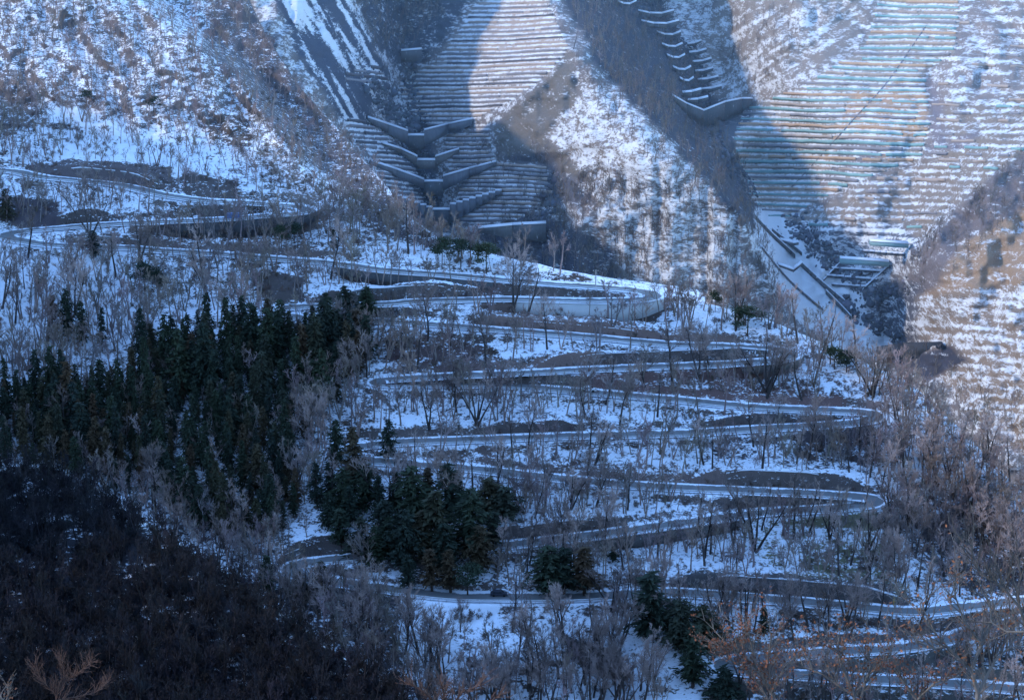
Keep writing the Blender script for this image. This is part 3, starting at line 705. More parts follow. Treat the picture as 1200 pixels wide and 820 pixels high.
for k_, (a_, b_, h_) in enumerate([((975,316),(1035,320),2),((968,325),(1028,330),2.5),((975,335),(1015,338),2),((1012,296),(1060,300),2),((985,309),(965,330),2),((1042,313),(1010,342),2)]): chan(['first thin dark sill under the teal block','second thin dark sill under the teal block','lowest short sill under the teal block','thin sill under the upper teal block','left edging wall of the terrace below the teal block','right edging wall of the terrace below the teal block'][k_], [a_, ((a_[0]+b_[0])/2, (a_[1]+b_[1])/2), b_], h_)
chan('thin outer wall on the left bank of the snowy riverbed', [(893,292),(925,330),(965,365)], 3, 'conc')
dam('teal fronted terrace block above the riverbed', None, ([(985,303),(1042,307)], [(985,309),(1042,313)]), None, 'teal_block', 'terrace_block')
dam('upper teal fronted terrace block between riverbed and slope', None, ([(1020,283),(1065,286)], [(1020,288),(1065,291)]), None, 'teal_block', 'terrace_block')

# ------------------------------------------------------------------ terrace walls, one object each
def terr(poly, sp, sl, h, cols, phrase, group, keep=.92, minrun=14):
    vs = [p[1] for p in poly]; us_ = [p[0] for p in poly]
    k0 = int(min(vs) / sp) - 3; k1 = int(max(vs) / sp) + 6; cnt = 0
    for k in range(k0, k1):
        u = np.arange(min(us_), max(us_) + 1, 2.5)
        # line where rowphase == k + .75 (foot of the snowy tread)
        v = np.full(len(u), (k + .72) * sp)
        for _ in range(4): v = (k + .72) * sp + sl * (u - 900) - 2.2 * fbm(u / 60, v / 40, 2, 4)
        ins = inpoly(u, v, poly) & (vn(u / 14, v * 0 + k, 45) < keep) & (v > -30)
        runs = []; st = None
        for i, f in enumerate(list(ins) + [False]):
            if f and st is None: st = i
            if not f and st is not None:
                if (i - st) * 2.5 > minrun: runs.append((st, i))
                st = None
        if not runs: continue
        mb = MB(); hh = h * random.uniform(.7, 1.3)
        for a, b in runs:
            P = unproj(u[a:b], v[a:b], YB(u[a:b], v[a:b]) - .5)
            P[:, 2] += .3 * fbm(u[a:b] / 8, v[a:b] * 0 + k * 3, 3, 23)
            t = np.array([0, .5, 0]); hv = hh * (1 + .3 * fbm(u[a:b] / 12, v[a:b] * 0 + k, 3, 21))
            sweep(mb, [[p - (0, 0, .6), p + t - (0, 0, .6), p + t + (0, 0, hv[i]), p + (0, 0, hv[i])] for i, p in enumerate(P)])
        if not mb.v: continue
        c = np.mean(mb.v, 0); mb.v = [tuple(np.array(x_) - c) for x_ in mb.v]
        o = mb.obj('terrace_wall', cols[(k * 7) % len(cols)]); o.location = c
        if np.mean(v[ins]) < 0: cnt_l = 'topmost rows'; 
        tag(o, '%s terrace row from the top %s' % (ordn(cnt), phrase), 'terrace wall', group); cnt += 1
teal = conc_mat('teal_stained_terrace', (.11, .23, .24), (.26, .40, .40), .3); tan_ = conc_mat('tan_terrace', (.24, .19, .16), (.40, .33, .29), .3)
grey = conc_mat('grey_terrace', (.13, .13, .15), (.28, .26, .27), .3); orng = conc_mat('rust_terrace', (.30, .19, .12), (.46, .33, .24), .3); dk = conc_mat('dark_terrace', (.06, .06, .075), (.14, .13, .14), .3)
terr(T1, 5.2, -.02, .55, [grey, tan_, grey, tan_, dk], 'on the big snow striped slope right of the left ravine', 'terrace rows beside the left ravine')
terr(T1b, 5, 0, .7, [grey, tan_], 'on the small terraced patch between the middle dams', 'terrace rows between the dams')
terr(T1c, 5, .03, .7, [grey, tan_, grey], 'on the brown terraces right of the lowest dam', 'terrace rows right of the lowest dam')
terr(T1l, 5.5, .1, .8, [dk, grey], 'on the steep left bank beside the dams', 'terrace rows on the left bank', .7, 8)
terr([(402,86),(446,76),(464,112),(470,135),(430,132),(406,112)], 6, .15, .9, [dk, grey], 'on the rough steps at the left ravine head', 'rough steps at the left ravine head', .8, 8)
terr(T1m, 5, .1, .6, [dk, grey], 'on the narrow left bank above the lowest dam', 'terrace rows above the lowest dam', .7, 8)
terr(T2, 6.2, .02, .75, [teal, tan_, teal, grey, teal, orng], 'on the tall teal and tan striped slope at right', 'terrace rows of the striped slope at right')
terr(T2r, 8, .03, .9, [grey, tan_, teal], 'on the snowy lower terraces at the right', 'terrace rows at the lower right', .45, 14)
terr(T2u, 12, .03, .6, [grey, tan_], 'on the snowy upper right corner', 'terrace rows in the upper right corner', .4, 14)
for nm, line in (('dark drainage seam running down the striped slope', [(1085,30),(1040,95),(1000,140),(955,190),(925,222)]),):
    pts = resample(line, 5); P = unproj(pts[:, 0], pts[:, 1], YB(pts[:, 0], pts[:, 1]) - .8); mb = MB(); c = P[0].copy()
    for i in range(len(P) - 1): 
        pass
    sweep(mb, [[p - c, p - c + (.5, .3, 0), p - c + (.5, .3, .25), p - c + (0, 0, .25)] for p in P])
    o = mb.obj('drain_channel', grey); o.location = c; tag(o, nm, 'drain')

# ------------------------------------------------------------------ trees
def rot_about(d, ang, az):
    d = np.array(d, float); a = np.cross(d, (0.3, .2, 1)); a /= np.linalg.norm(a) + 1e-9; b = np.cross(d, a)
    v = math.cos(ang) * d + math.sin(ang) * (math.cos(az) * a + math.sin(az) * b); return v / np.linalg.norm(v)
def bare_tree(seed, h, spread=.5, forks=1, limbs=8, subs=5, twigs=7, lowpoly=False, bare=.3, r0=None, tw=.022, lean=.06):
    rd = random.Random(seed); tr = MB(); cr = MB(); r0 = r0 or h * .021
    ns = 3 if lowpoly else 5
    for f in range(forks):
        az = rd.uniform(0, 6.28); p = np.array([0, 0, -.6]) + np.array([math.cos(az), math.sin(az), 0]) * (.25 if forks > 1 else 0)
        d = np.array([rd.gauss(0, lean), rd.gauss(0, lean), 1.]); 
        if forks > 1: d = rot_about((0, 0, 1), rd.uniform(.15, .38), az)
        d /= np.linalg.norm(d); hh = h * rd.uniform(.75, 1) if f else h
        nseg = 7; pts = [p]; rads = [r0]
        for s_ in range(nseg):
            d = d + np.array([rd.gauss(0, .07), rd.gauss(0, .07), .04]); d /= np.linalg.norm(d)
            p = p + d * (hh * .85 / nseg); pts.append(p); rads.append(r0 * (1 - .8 * (s_ + 1) / nseg))
        for s_ in range(nseg): tr.tube(pts[s_], pts[s_ + 1], rads[s_], rads[s_ + 1], ns)
        for l in range(limbs):
            t = bare + (1 - bare) * (l + rd.random()) / limbs; x_ = t * nseg; i = min(int(x_), nseg - 1); q0 = pts[i] + (pts[i + 1] - pts[i]) * (x_ - i)
            tdir = pts[i + 1] - pts[i]; tdir /= np.linalg.norm(tdir)
            L = hh * spread * (1.15 - .75 * t) * rd.uniform(.6, 1.1)
            ld = rot_about(tdir, rd.uniform(.5, 1.0), rd.uniform(0, 6.28)); q = q0; rr = rads[i] * .5
            lp = [q]
            for s_ in range(3):
                ld = ld + np.array([rd.gauss(0, .12), rd.gauss(0, .12), .16]); ld /= np.linalg.norm(ld)
                q2 = q + ld * L / 3
                if lowpoly: cr.blade(q, q2, rr * (1 - s_ * .28), rr * (.72 - s_ * .25), np.array([.8, .6, 0]))
                else: (tr if s_ == 0 else cr).tube(q, q2, rr * (1 - s_ * .28), rr * (.72 - s_ * .25), 3)
                q = q2; lp.append(q)
            for s_ in range(subs):
                t2 = rd.uniform(.25, 1) * 3; i2 = min(int(t2), 2); b0 = lp[i2] + (lp[i2 + 1] - lp[i2]) * (t2 - i2)
                bd = rot_about(ld, rd.uniform(.3, .9), rd.uniform(0, 6.28)); bd[2] += .15; bd /= np.linalg.norm(bd); L2 = L * rd.uniform(.3, .55)
                b1 = b0 + bd * L2
                sd = np.array([rd.gauss(0, 1), rd.gauss(0, 1) * .5, rd.gauss(0, .6)]); sd /= np.linalg.norm(sd)
                if lowpoly: cr.blade(b0, b1, tw * 1.6, tw, sd)
                else: cr.tube(b0, b1, tw * 1.5, tw * .8, 3)
                for w_ in range(twigs):
                    c0 = b0 + (b1 - b0) * rd.uniform(.2, 1); wd = rot_about(bd, rd.uniform(.2, .9), rd.uniform(0, 6.28)); wd[2] += .2
                    c1 = c0 + wd * L2 * rd.uniform(.35, .8)
                    sd = np.array([rd.gauss(0, 1), rd.gauss(0, 1) * .5, rd.gauss(0, .8)]); sd /= np.linalg.norm(sd)
                    cr.blade(c0, c1, tw, tw * .45, sd)
                    if not lowpoly:
                        c2 = c0 + (c1 - c0) * .5; e_ = rot_about(wd / np.linalg.norm(wd), .6, rd.uniform(0, 6.28)); cr.blade(c2, c2 + e_ * L2 * .3, tw * .8, tw * .4, sd)
    return tr, cr
def conifer(seed, h, R0, droop=.35, n=1400, low=.12, kind='cedar'):
    rd = random.Random(seed); g = np.random.default_rng(seed); tr = MB(); cr = MB()
    tr.tube((0, 0, -.8), (0, 0, h * .5), h * .016, h * .010, 6); tr.tube((0, 0, h * .5), (0, 0, h * .97), h * .010, .02, 5)
    if kind == 'cedar':
        nbr = int(h * 11)
        lean = rd.uniform(0, 6.28)
        for b in range(nbr):
            t = low + (1 - low) * (b + rd.random()) / nbr; z = t * h
            prof = min(1, (1 - t) * (1.35 if seed % 3 else 1.9)) ** (.8 if seed % 3 else .65) * (min(1, (t - low) / .1 + .35)); az = rd.uniform(0, 6.28)
            Rr = R0 * prof * (1 + .22 * math.sin(z * 2.1 + seed) + .12 * math.sin(3 * az + z + seed)) * rd.uniform(.55, 1.15) + .12
            dx, dy = math.cos(az), math.sin(az); m = max(3, int(Rr * 3.6))
            for k in range(m):
                f = (k + .6) / m; r = Rr * f; zz = z + .25 * Rr * f - droop * Rr * f * f * 1.6
                c = np.array([dx * r, dy * r, zz]) + g.normal(0, .10, 3); s1 = (.42 + .30 * (1 - f)) * rd.uniform(.7, 1.4)
                a = g.normal(0, 1, 3); a /= np.linalg.norm(a); o_ = np.array([dx, dy, -.5]) * .8 + g.normal(0, .5, 3); o_ /= np.linalg.norm(o_)
                cr.quad(c - a * s1 * .5, c + o_ * s1 * 1.1 - a * s1 * .15, c + o_ * s1 * 1.5, c + a * s1 * .5)
    else:
        for b in range(11):
            t = .45 + .55 * (b + rd.random()) / 11; z = h * t; az = rd.uniform(0, 6.28); L = R0 * (1.25 - t) * rd.uniform(.8, 1.5)
            e = np.array([math.cos(az) * L, math.sin(az) * L, z + L * .25]); tr.tube((0, 0, z), e, .09, .04, 3)
            for q in range(3):
                c0 = np.array([0, 0, z]) + (e - (0, 0, z)) * rd.uniform(.45, 1.05) + g.normal(0, .3, 3)
                for k in range(42):
                    d = g.normal(0, 1, 3) * (.75, .75, .3) * R0 * .32; c = c0 + d; s1 = .36 * rd.uniform(.7, 1.4); a = g.normal(0, 1, 3); a /= np.linalg.norm(a); o_ = g.normal(0, 1, 3) + (0, 0, .6); o_ /= np.linalg.norm(o_)
                    cr.quad(c - a * s1 * .5, c + o_ * s1, c + o_ * s1 * 1.3 + a * s1 * .2, c + a * s1 * .5)
    return tr, cr
def leaf_mat(name, cs):
    m, nt, b = nodes(name)
    oi = N(nt, 'ShaderNodeObjectInfo'); cr = nt.nodes.new('ShaderNodeValToRGB'); cr.color_ramp.interpolation = 'LINEAR'
    e = cr.color_ramp.elements; e[0].color = (*cs[0], 1); e[1].color = (*cs[-1], 1)
    for k, c in enumerate(cs[1:-1]):
        x_ = e.new((k + 1) / (len(cs) - 1)); x_.color = (*c, 1)
    nt.links.new(oi.outputs['Random'], cr.inputs[0])
    n1 = noise(nt, mapped(nt, 1, 1, 1), 1.1, 4, .6)
    k = math_(nt, 'ADD', math_(nt, 'MULTIPLY', n1, 1.6), .2)
    mul = N(nt, 'ShaderNodeVectorMath', operation='SCALE'); nt.links.new(cr.outputs[0], mul.inputs[0]); nt.links.new(k, mul.inputs['Scale'])
    nt.links.new(mul.outputs[0], b.inputs['Base Color']); return m
M['cedar'] = leaf_mat('cedar_needles', [(.017, .026, .019), (.026, .036, .020), (.018, .027, .022), (.036, .036, .020), (.062, .038, .022)])
M['pine'] = leaf_mat('pine_needles', [(.022, .036, .026), (.04, .055, .03)])

styles = [('slender', dict(spread=.30, limbs=9, subs=6, twigs=9, bare=.48)), ('slender', dict(spread=.28, limbs=8, subs=6, twigs=9, bare=.55)),
          ('spreading', dict(spread=.44, limbs=10, subs=7, twigs=10, bare=.38)), ('spreading', dict(spread=.5, limbs=10, subs=7, twigs=10, bare=.42)),
          ('many stemmed', dict(spread=.34, limbs=6, subs=6, twigs=9, forks=3, bare=.5)), ('many stemmed', dict(spread=.36, limbs=5, subs=6, twigs=9, forks=4, bare=.55)),
          ('sparse', dict(spread=.28, limbs=7, subs=4, twigs=4, bare=.5)), ('round crowned', dict(spread=.46, limbs=13, subs=9, twigs=12, bare=.28)), ('leaning', dict(spread=.3, limbs=7, subs=5, twigs=6, bare=.4, lean=.22)), ('forked', dict(spread=.42, limbs=8, subs=7, twigs=10, forks=2, bare=.45))]
bare_me = []
for k, (nm, kw) in enumerate(styles):
    t, c = bare_tree(100 + k, 10, **kw)
    bare_me.append((nm, t.me('trunk', M['bark']), c.me('crown', M['twig'])))
def add_bare(P, hgt, k, rz_, label, group, name='bare_tree'):
    nm, a, b = bare_me[k]; o = empty(name, P, rz_); o.scale = (hgt / 10,) * 3; tag(o, label, 'tree', group)
    link('trunk', a, o); link('crown', b, o); return o

# density on the main slope
GROVE = [(-120,462),(0,458),(60,455),(118,458),(150,438),(175,402),(230,392),(300,386),(380,392),(425,400),(430,420),(415,445),(385,470),(345,480),(335,520),(345,600),(310,628),(255,622),(215,604),(175,575),(110,555),(50,540),(0,530),(-120,515)]
CLUMP = [(440,570),(480,545),(520,540),(560,570),(600,580),(600,600),(570,625),(530,690),(440,680),(380,640),(380,540),(420,530)]
DENS = [([(270,640),(420,650),(420,700),(300,700)], 3.2), ([(440,738),(640,736),(660,800),(460,800)], .45), ([(440,696),(620,700),(600,736),(460,738)], .35), ([(-100,515),(110,540),(215,585),(340,600),(340,690),(250,665),(110,575),(-100,545)], 3.4), ([(0,-60),(300,-60),(330,120),(150,150),(0,120)], 2.6), ([(200,-60),(300,-20),(350,95),(480,255),(540,300),(420,280),(330,215),(250,90)], 3.4),
        ([(0,110),(280,200),(300,260),(0,200)], 1.3), ([(150,255),(400,260),(420,300),(150,300)], 2.6), ([(400,330),(470,380),(450,450),(400,440)], 2.4),
        ([(940,395),(1060,440),(1215,580),(1215,620),(1080,520),(960,450)], 2.1), ([(560,352),(870,370),(870,400),(560,380)], 1.6),
        ([(1030,480),(1215,590),(1215,700),(1060,640),(1000,560)], 1.8), ([(560,720),(860,700),(860,830),(560,830)], 1.2), ([(270,700),(480,700),(520,850),(270,850)], 2.2),
        ([(600,580),(700,590),(700,700),(560,690)], 1.8), ([(880,600),(1060,600),(1060,690),(880,690)], .7), ([(470,705),(560,700),(560,740),(470,740)], .7), ([(800,455),(1010,445),(1000,480),(800,465)], 1.7)]
def dens(u, v):
    d = np.ones(len(u))
    for p, w in DENS[::-1]: d[inpoly(u, v, p)] = w
    d[inpoly(u, v, GROVE)] = .12; d[inpoly(u, v, CLUMP)] = .5
    d *= .45 + 1.1 * vn(u / 35, v / 18, 61)
    return d
cand_u = rng.uniform(-60, 1260, 45000); cand_v = rng.uniform(-60, 840, 45000)
ok = (cand_v > mcrest(cand_u) + 2) & (rng.random(45000) < dens(cand_u, cand_v) / 2.6) & ~((cand_v > acrest(cand_u) - 3))
cu_, cv_ = cand_u[ok], cand_v[ok]
def road_dist(P):
    out = np.zeros(len(P)); out2 = np.zeros(len(P), int)
    for i in range(0, len(P), 2000):
        d2 = (P[i:i + 2000, None, 0] - RW1[None, :, 0]) ** 2 + (P[i:i + 2000, None, 1] - RW1[None, :, 1]) ** 2
        m = d2.argmin(1); out[i:i + 2000] = np.sqrt(d2[np.arange(len(m)), m]); out2[i:i + 2000] = m
    return out, out2
def settle(u, v, Yf=YM):
    P = unproj(u, v, Yf(u, v)); return P
SPOT = [(62,402,60,'cedar',.8,'leftmost tall cedar of the small group standing apart on the left snow'),(80,400,66,'cedar',.9,'tallest cedar of the small group on the left snow'),(97,405,56,'cedar',1.0,'third cedar of the small group on the left snow'),(120,412,56,'cedar',.9,'rightmost cedar of the small group on the left snow'),
 (8,260,40,'cedar',1.2,'lone dark cedar at the left edge by the upper road'),(110,302,34,'cedar',1.1,'small cedar beside the road below the highest bend'),(170,345,38,'pine',1.2,'dark pine above the back of the grove'),(185,352,40,'pine',1.1,'second dark pine above the back of the grove'),
 (215,472,96,'cedar',1.2,'largest broad cedar rising in the middle of the grove'),(243,470,98,'cedar',1.1,'second largest cedar rising in the grove'),(88,520,80,'cedar',1.5,'broad green cedar at the left front of the grove'),
 (430,374,42,'cedar',2.0,'dark pine beside the road left of the pale wall'),(405,374,42,'cedar',1.8,'bushy pine next to the road left of the pale wall'),(420,404,44,'cedar',1.7,'dark pine under the road left of the pale wall'),(392,400,42,'cedar',1.5,'left pine of the cluster at the road under the dark wall'),(345,285,24,'pine',1.4,'small dark pine right under the highest bend'),(330,290,26,'pine',1.3,'left one of two pines under the highest bend'),(392,295,28,'cedar',.9,'narrow conifer right of the highest bend'),
 (485,622,86,'cedar',1.1,'tall cedar at the upper left of the central clump'),(527,612,78,'cedar',1.3,'rounded cedar at the top of the central clump'),(548,650,90,'cedar',1.3,'large dark cedar at the right of the central clump'),(575,604,50,'cedar',2.3,'wide dark bushy pine right of the central clump'),(592,610,44,'cedar',1.9,'outer bushy pine right of the central clump'),(512,655,92,'cedar',1.2,'large green cedar in the middle of the central clump'),(470,668,80,'cedar',1.1,'cedar at the lower left of the central clump'),(495,660,70,'cedar',1.3,'green rounded cedar inside the central clump'),
 (455,655,56,'cedar',1.1,'small cedar left of the central clump'),(506,690,54,'cedar',1.2,'front left green cedar by the road under the clump'),(528,692,56,'cedar',1.3,'bright green cedar by the road under the clump'),(548,694,34,'pine',1.3,'low green pine right of the bright green cedar'),(644,694,62,'cedar',1.7,'left green tree of the pair above the road'),(661,694,60,'cedar',1.5,'middle green tree beside the dark cone shaped cedar'),(685,694,62,'cedar',1.5,'dark cone shaped cedar above the road'),
 (718,658,20,'cedar',1.2,'tiny dark conifer on the snow under the wide road'),(765,748,92,'cedar',1.5,'tall dark cedar below the road right of centre'),(797,762,70,'cedar',1.7,'dark cedar right of the tall one below the road'),(825,762,64,'cedar',1.8,'broad dark cedar beside the orange leaved tree'),(812,804,84,'cedar',1.4,'front cedar at the bottom right of centre'),(895,745,40,'cedar',1.1,'small brownish cedar under the road'),(850,822,50,'cedar',1.6,'olive green conifer at the bottom edge'),
 (415,575,84,'cedar',1.0,'tall cedar between grove and central clump'),(395,545,60,'cedar',1.0,'reddish cedar on the snowy gap right of the grove'),(360,515,56,'cedar',1.2,'reddish brown cedar at the top of the snowy gap'),(428,600,66,'cedar',1.0,'slim cedar left of the central clump top'),(372,595,60,'cedar',1.1,'dark cedar in the snowy gap'),(403,605,64,'cedar',1.1,'dark cedar below the reddish one'),(445,610,60,'cedar',1.1,'dark cedar touching the central clump from the left'),(345,600,60,'cedar',1.0,'cedar at the lower right corner of the grove'),
 (455,540,54,'cedar',1.0,'cedar beside the left end of the middle road'),(838,366,26,'pine',1.0,'small pine right of the pale wall'),(876,392,34,'pine',1.8,'dark round pine right of the pale wall'),(978,432,26,'pine',1.8,'left dark pine on the crest at right'),(992,436,26,'pine',1.6,'right dark pine on the crest at right'),
 (518,312,34,'pine',1.1,'leftmost green pine below the lowest dam'),(540,312,32,'pine',1.2,'middle yellow green pine below the lowest dam'),(570,318,34,'pine',1.3,'rightmost dark green pine below the lowest dam'),(101,122,16,'pine',1.2,'tiny dark pine on the high left slope'),(180,130,16,'pine',1.5,'small olive pine on the high left slope'),(45,345,30,'cedar',.7,'thin conifer on the left snow')]
clear = np.ones(len(cu_), bool)
for u, v, hp, kd, w, lab in SPOT:
    if v > 560 or u > 600: clear &= ~((np.abs(cu_ - u) < hp * .27 * min(w, 1.6)) & (cv_ > v - 6) & (cv_ < v + 46))
for u, v, r_ in ((680, 362, 92), (540, 722, 60)): clear &= ~((np.abs(cu_ - u) < r_) & (cv_ > v - 10) & (cv_ < v + 30) & (rng.random(len(cu_)) < .6))
cu_, cv_ = cu_[clear], cv_[clear]
PM = settle(cu_, cv_); dr, _ = road_dist(PM); ok = dr > 4.4; PM = PM[ok]; cu_ = cu_[ok]; cv_ = cv_[ok]
# min spacing via grid hash
def thin(u, v, su, sv):
    seen = {}; keep = []
    for i in range(len(u)):
        a, b = int(u[i] // su), int(v[i] // sv); good = True
        for da in (-1, 0, 1):
            for db in (-1, 0, 1):
                for j in seen.get((a + da, b + db), ()):
                    if ((u[i] - u[j]) / su) ** 2 + ((v[i] - v[j]) / sv) ** 2 < 1: good = False
        if good: seen.setdefault((a, b), []).append(i); keep.append(i)
    return np.array(keep)
kp = thin(cu_, cv_, 6.9, 5.0)[:3100]; PM = PM[kp]; cu_ = cu_[kp]; cv_ = cv_[kp]
hts = rng.uniform(7.5, 17, len(kp)) * np.where(cv_ < 240, .62, 1) * np.where(dens(cu_, cv_) > 2, .85, 1) * np.where(rng.random(len(kp)) < .12, 1.3, 1)
print('bare trees', len(kp))
rowsz = [(120, 'high on the slope'), (235, 'above the highest hairpin'), (300, 'just below the highest hairpin'), (350, 'level with the pale wall'), (400, 'just under the pale wall'), (440, 'beside the fourth hairpin'), (480, 'between the middle roads'),
         (515, 'beside the long right hairpin'), (575, 'on the wide snow band'), (640, 'below the second lowest hairpin'), (700, 'above the yellow post road'), (760, 'below the yellow post road'), (900, 'near the bottom edge')]
colsz = [(200, 'far left'), (400, 'left'), (520, 'left of centre'), (640, 'centre'), (760, 'right of centre'), (880, 'right'), (1010, 'further right'), (2000, 'right edge')]
def zone(u, v):
    return next(n_ for t, n_ in rowsz if v < t), next(n_ for t, n_ in colsz if u < t)
size = hts * F / PM[:, 1] * ((cu_ > -5) & (cu_ < 1205) & (cv_ < 850))
order = np.argsort(-size); big = order[:290]; rest = order[290:]
kinds = rng.choice(len(styles), len(kp), p=[.18, .18, .08, .07, .1, .07, .12, .05, .08, .07])
buck = {}
for i in big: buck.setdefault((zone(cu_[i], cv_[i]), styles[kinds[i]][0]), []).append(i)
for (zn, st), ids in buck.items():
    ids.sort(key=lambda i: cu_[i])
    for k, i in enumerate(ids):
        lab = '%s%s bare tree%s %s, %s' % ('' if len(ids) == 1 else ordn(k) + ' ', st, '' if len(ids) == 1 else ' from left', zn[0], zn[1])
        o = add_bare(PM[i], hts[i], kinds[i], rng.uniform(0, 6.28), lab, 'bare trees ' + zn[0])
# the rest as one mass
def mass(name, protos, P, S, tint, kind='stuff', mat=None, label=None, cat=None):
    Vs, Fs, Ts = [], [], []; off = 0
    pr = [p for p in protos]
    for i in range(len(P)):
        v0, f0 = pr[i % len(pr)]; a = rng.uniform(0, 6.28); ca, sa = math.cos(a), math.sin(a); s_ = S[i]
        w = np.empty_like(v0); w[:, 0] = (v0[:, 0] * ca - v0[:, 1] * sa) * s_; w[:, 1] = (v0[:, 0] * sa + v0[:, 1] * ca) * s_; w[:, 2] = v0[:, 2] * s_
        w += P[i]; Vs.append(w); Fs.append(f0 + off); off += len(v0)
        Ts.append(np.tile(tint[i], (len(v0), 1)))
    me = mesh_np(name, np.concatenate(Vs), np.concatenate(Fs), mat or M['twigs'], {'tint': np.concatenate(Ts)})
    return tag(link(name, me), label, cat, kind=kind)
def comb(t, c): 
    a, fa = t.arr(); b, fb = c.arr(); return np.concatenate([a, b]), np.concatenate([fa, fb + len(a)])
lp = [comb(*bare_tree(300 + k, 10, lowpoly=True, spread=s_ * 1.15, limbs=l_, subs=6, twigs=9, forks=f_, bare=b_, tw=.03)) for k, (s_, l_, f_, b_) in enumerate([(.24, 8, 1, .45), (.34, 8, 1, .4), (.26, 5, 3, .45), (.22, 7, 1, .55), (.38, 9, 1, .35), (.27, 6, 2, .5)])]
def tints(n, base, var=.3, red=.12):
    t = np.tile(np.array(base), (n, 1)) * rng.uniform(1 - var, 1 + var, (n, 1)); t[:, 0] *= 1 + rng.uniform(-red, red, n) ; t[:, 2] *= 1 + rng.uniform(-red, red, n); return t
mass('bare_woodland', lp, PM[rest], hts[rest] / 10, tints(len(rest), (.23, .18, .165)), label='dense leafless grey brown woodland filling the snowy slope', cat='woodland')
# shrubs
sh_p = [comb(*bare_tree(400 + k, 3, lowpoly=True, spread=.6, limbs=5, subs=4, twigs=5, forks=4, bare=.1, r0=.03, tw=.036)) for k in range(4)]
n = 16000; su = rng.uniform(-60, 1260, n); sv = rng.uniform(100, 840, n)
ok = (sv > mcrest(su) + 1) & (sv < acrest(su) - 2) & ((vn(su / 30, sv / 9, 81) > .66) | (mnear_attr(su, sv)[0] < .52)) & ~inpoly(su, sv, GROVE); su = su[ok]; sv = sv[ok]
PS = settle(su, sv); dr, _ = road_dist(PS); ok = dr > 4.8; PS = PS[ok]
PS = PS[:3300]
ex = []
for i, j, side, h, mt, lab in segs:
    for k in range(i, j, 2):
        if rng.random() < .75 and mt != 'concl':
            sg = (1 if nrm[k][1] > 0 else -1) * (1 if side == 'up' else -1); o_ = 3.45 if side == 'up' else rng.uniform(4.8, 6.5)
            ex.append([*(RW1[k, :2] + nrm[k] * sg * o_), RW1[k, 2] - (0 if side == 'up' else h * .8 + .6)])
PS = np.concatenate([PS, np.array(ex)])
mass('undergrowth', sh_p, PS, rng.uniform(.35, .85, len(PS)), tints(len(PS), (.15, .11, .095), .35, .15), label='low reddish brown leafless brush scattered over the snow', cat='brush')
# thicket on the near left hillside, shade put into its dark tint
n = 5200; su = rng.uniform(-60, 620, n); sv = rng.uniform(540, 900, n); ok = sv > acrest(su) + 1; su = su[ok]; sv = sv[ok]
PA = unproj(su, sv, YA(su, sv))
mass('thicket', sh_p + lp[:3], PA, np.where(np.arange(len(PA)) % 7 < 4, rng.uniform(.7, 1.6, len(PA)), rng.uniform(.3, .95, len(PA))), tints(len(PA), (.017, .0165, .021), .4, .15), label='dense brown thicket covering the lower left hillside, shade painted into its tint', cat='thicket')
# far woodlands
fp = [comb(*bare_tree(500 + k, 8, lowpoly=True, spread=.4, limbs=6, subs=4, twigs=4, bare=.2, tw=.05)) for k in range(5)]
FW = [([(300,-60),(520,-60),(520,20),(480,60),(440,60),(400,-20),(350,-20)], .9), ([(640,-60),(760,-60),(800,60),(870,200),(905,300),(930,380),(850,360),(870,260),(790,170),(700,80)], 1.0),
      ([(690,200),(860,240),(890,360),(700,335),(600,320),(580,270)], .7), ([(668,60),(700,90),(840,210),(870,250),(860,300),(700,130)], .45), ([(1060,300),(1215,170),(1215,240),(1080,350)], .35),
      ([(860,-40),(1040,-40),(880,130),(835,100)], .15), ([(560,150),(700,200),(700,300),(600,330),(560,290)], .3), ([(1040,380),(1215,480),(1215,620),(1060,500)], .25)]
n = 34000; su = rng.uniform(280, 1240, n); sv = rng.uniform(-60, 600, n); d = np.zeros(n)
for p, w in FW: d = np.maximum(d, inpoly(su, sv, p) * w)
ok = (rng.random(n) < 1.35 * d * (.4 + vn(su / 20, sv / 14, 71)) * .55) & (sv < mcrest(su) + 10); su = su[ok][:6000]; sv = sv[ok][:6000]
PF = unproj(su, sv, YB(su, sv)); print('far trees', len(PF))
mass('far_woodland', fp, PF, rng.uniform(.5, 1.0, len(PF)), tints(len(PF), (.15, .122, .11), .3, .1), label='thin leafless woodland on the far ridges behind the ravines', cat='woodland')

# rubble: dark boulders with snow between them in the ravines
def boulder(seed):
    g = np.random.default_rng(seed); V = []; Q = []
    for i in range(4):
        for j in range(6):
            th = math.pi * (i + .5) / 4; ph = 2 * math.pi * j / 6; r = g.uniform(.65, 1.15); V.append((r * math.sin(th) * math.cos(ph), r * math.sin(th) * math.sin(ph) * .8, r * math.cos(th) * .7))
    for i in range(3):
        for j in range(6): Q.append((i * 6 + j, (i + 1) * 6 + j, (i + 1) * 6 + (j + 1) % 6, i * 6 + (j + 1) % 6))
    Q += [(0, 1, 2, 3), (0, 3, 4, 5)]
    return np.array(V), np.array(Q)
RB = [([(470,40),(480,90),(488,150)], 9), ([(430,85),(455,125),(486,150)], 12), ([(488,176),(500,190)], 12), ([(500,224),(512,246)], 10), ([(460,170),(480,186)], 8), ([(745,5),(790,50),(812,95),(826,128)], 13), ([(832,150),(880,230)], 9), ([(985,350),(1012,372),(1050,395)], 11), ([(1010,345),(1060,340)], 14), ([(600,285),(640,250),(650,205)], 9), ([(930,262),(985,310),(1010,335)], 15)]
bu_, bv_ = [], []
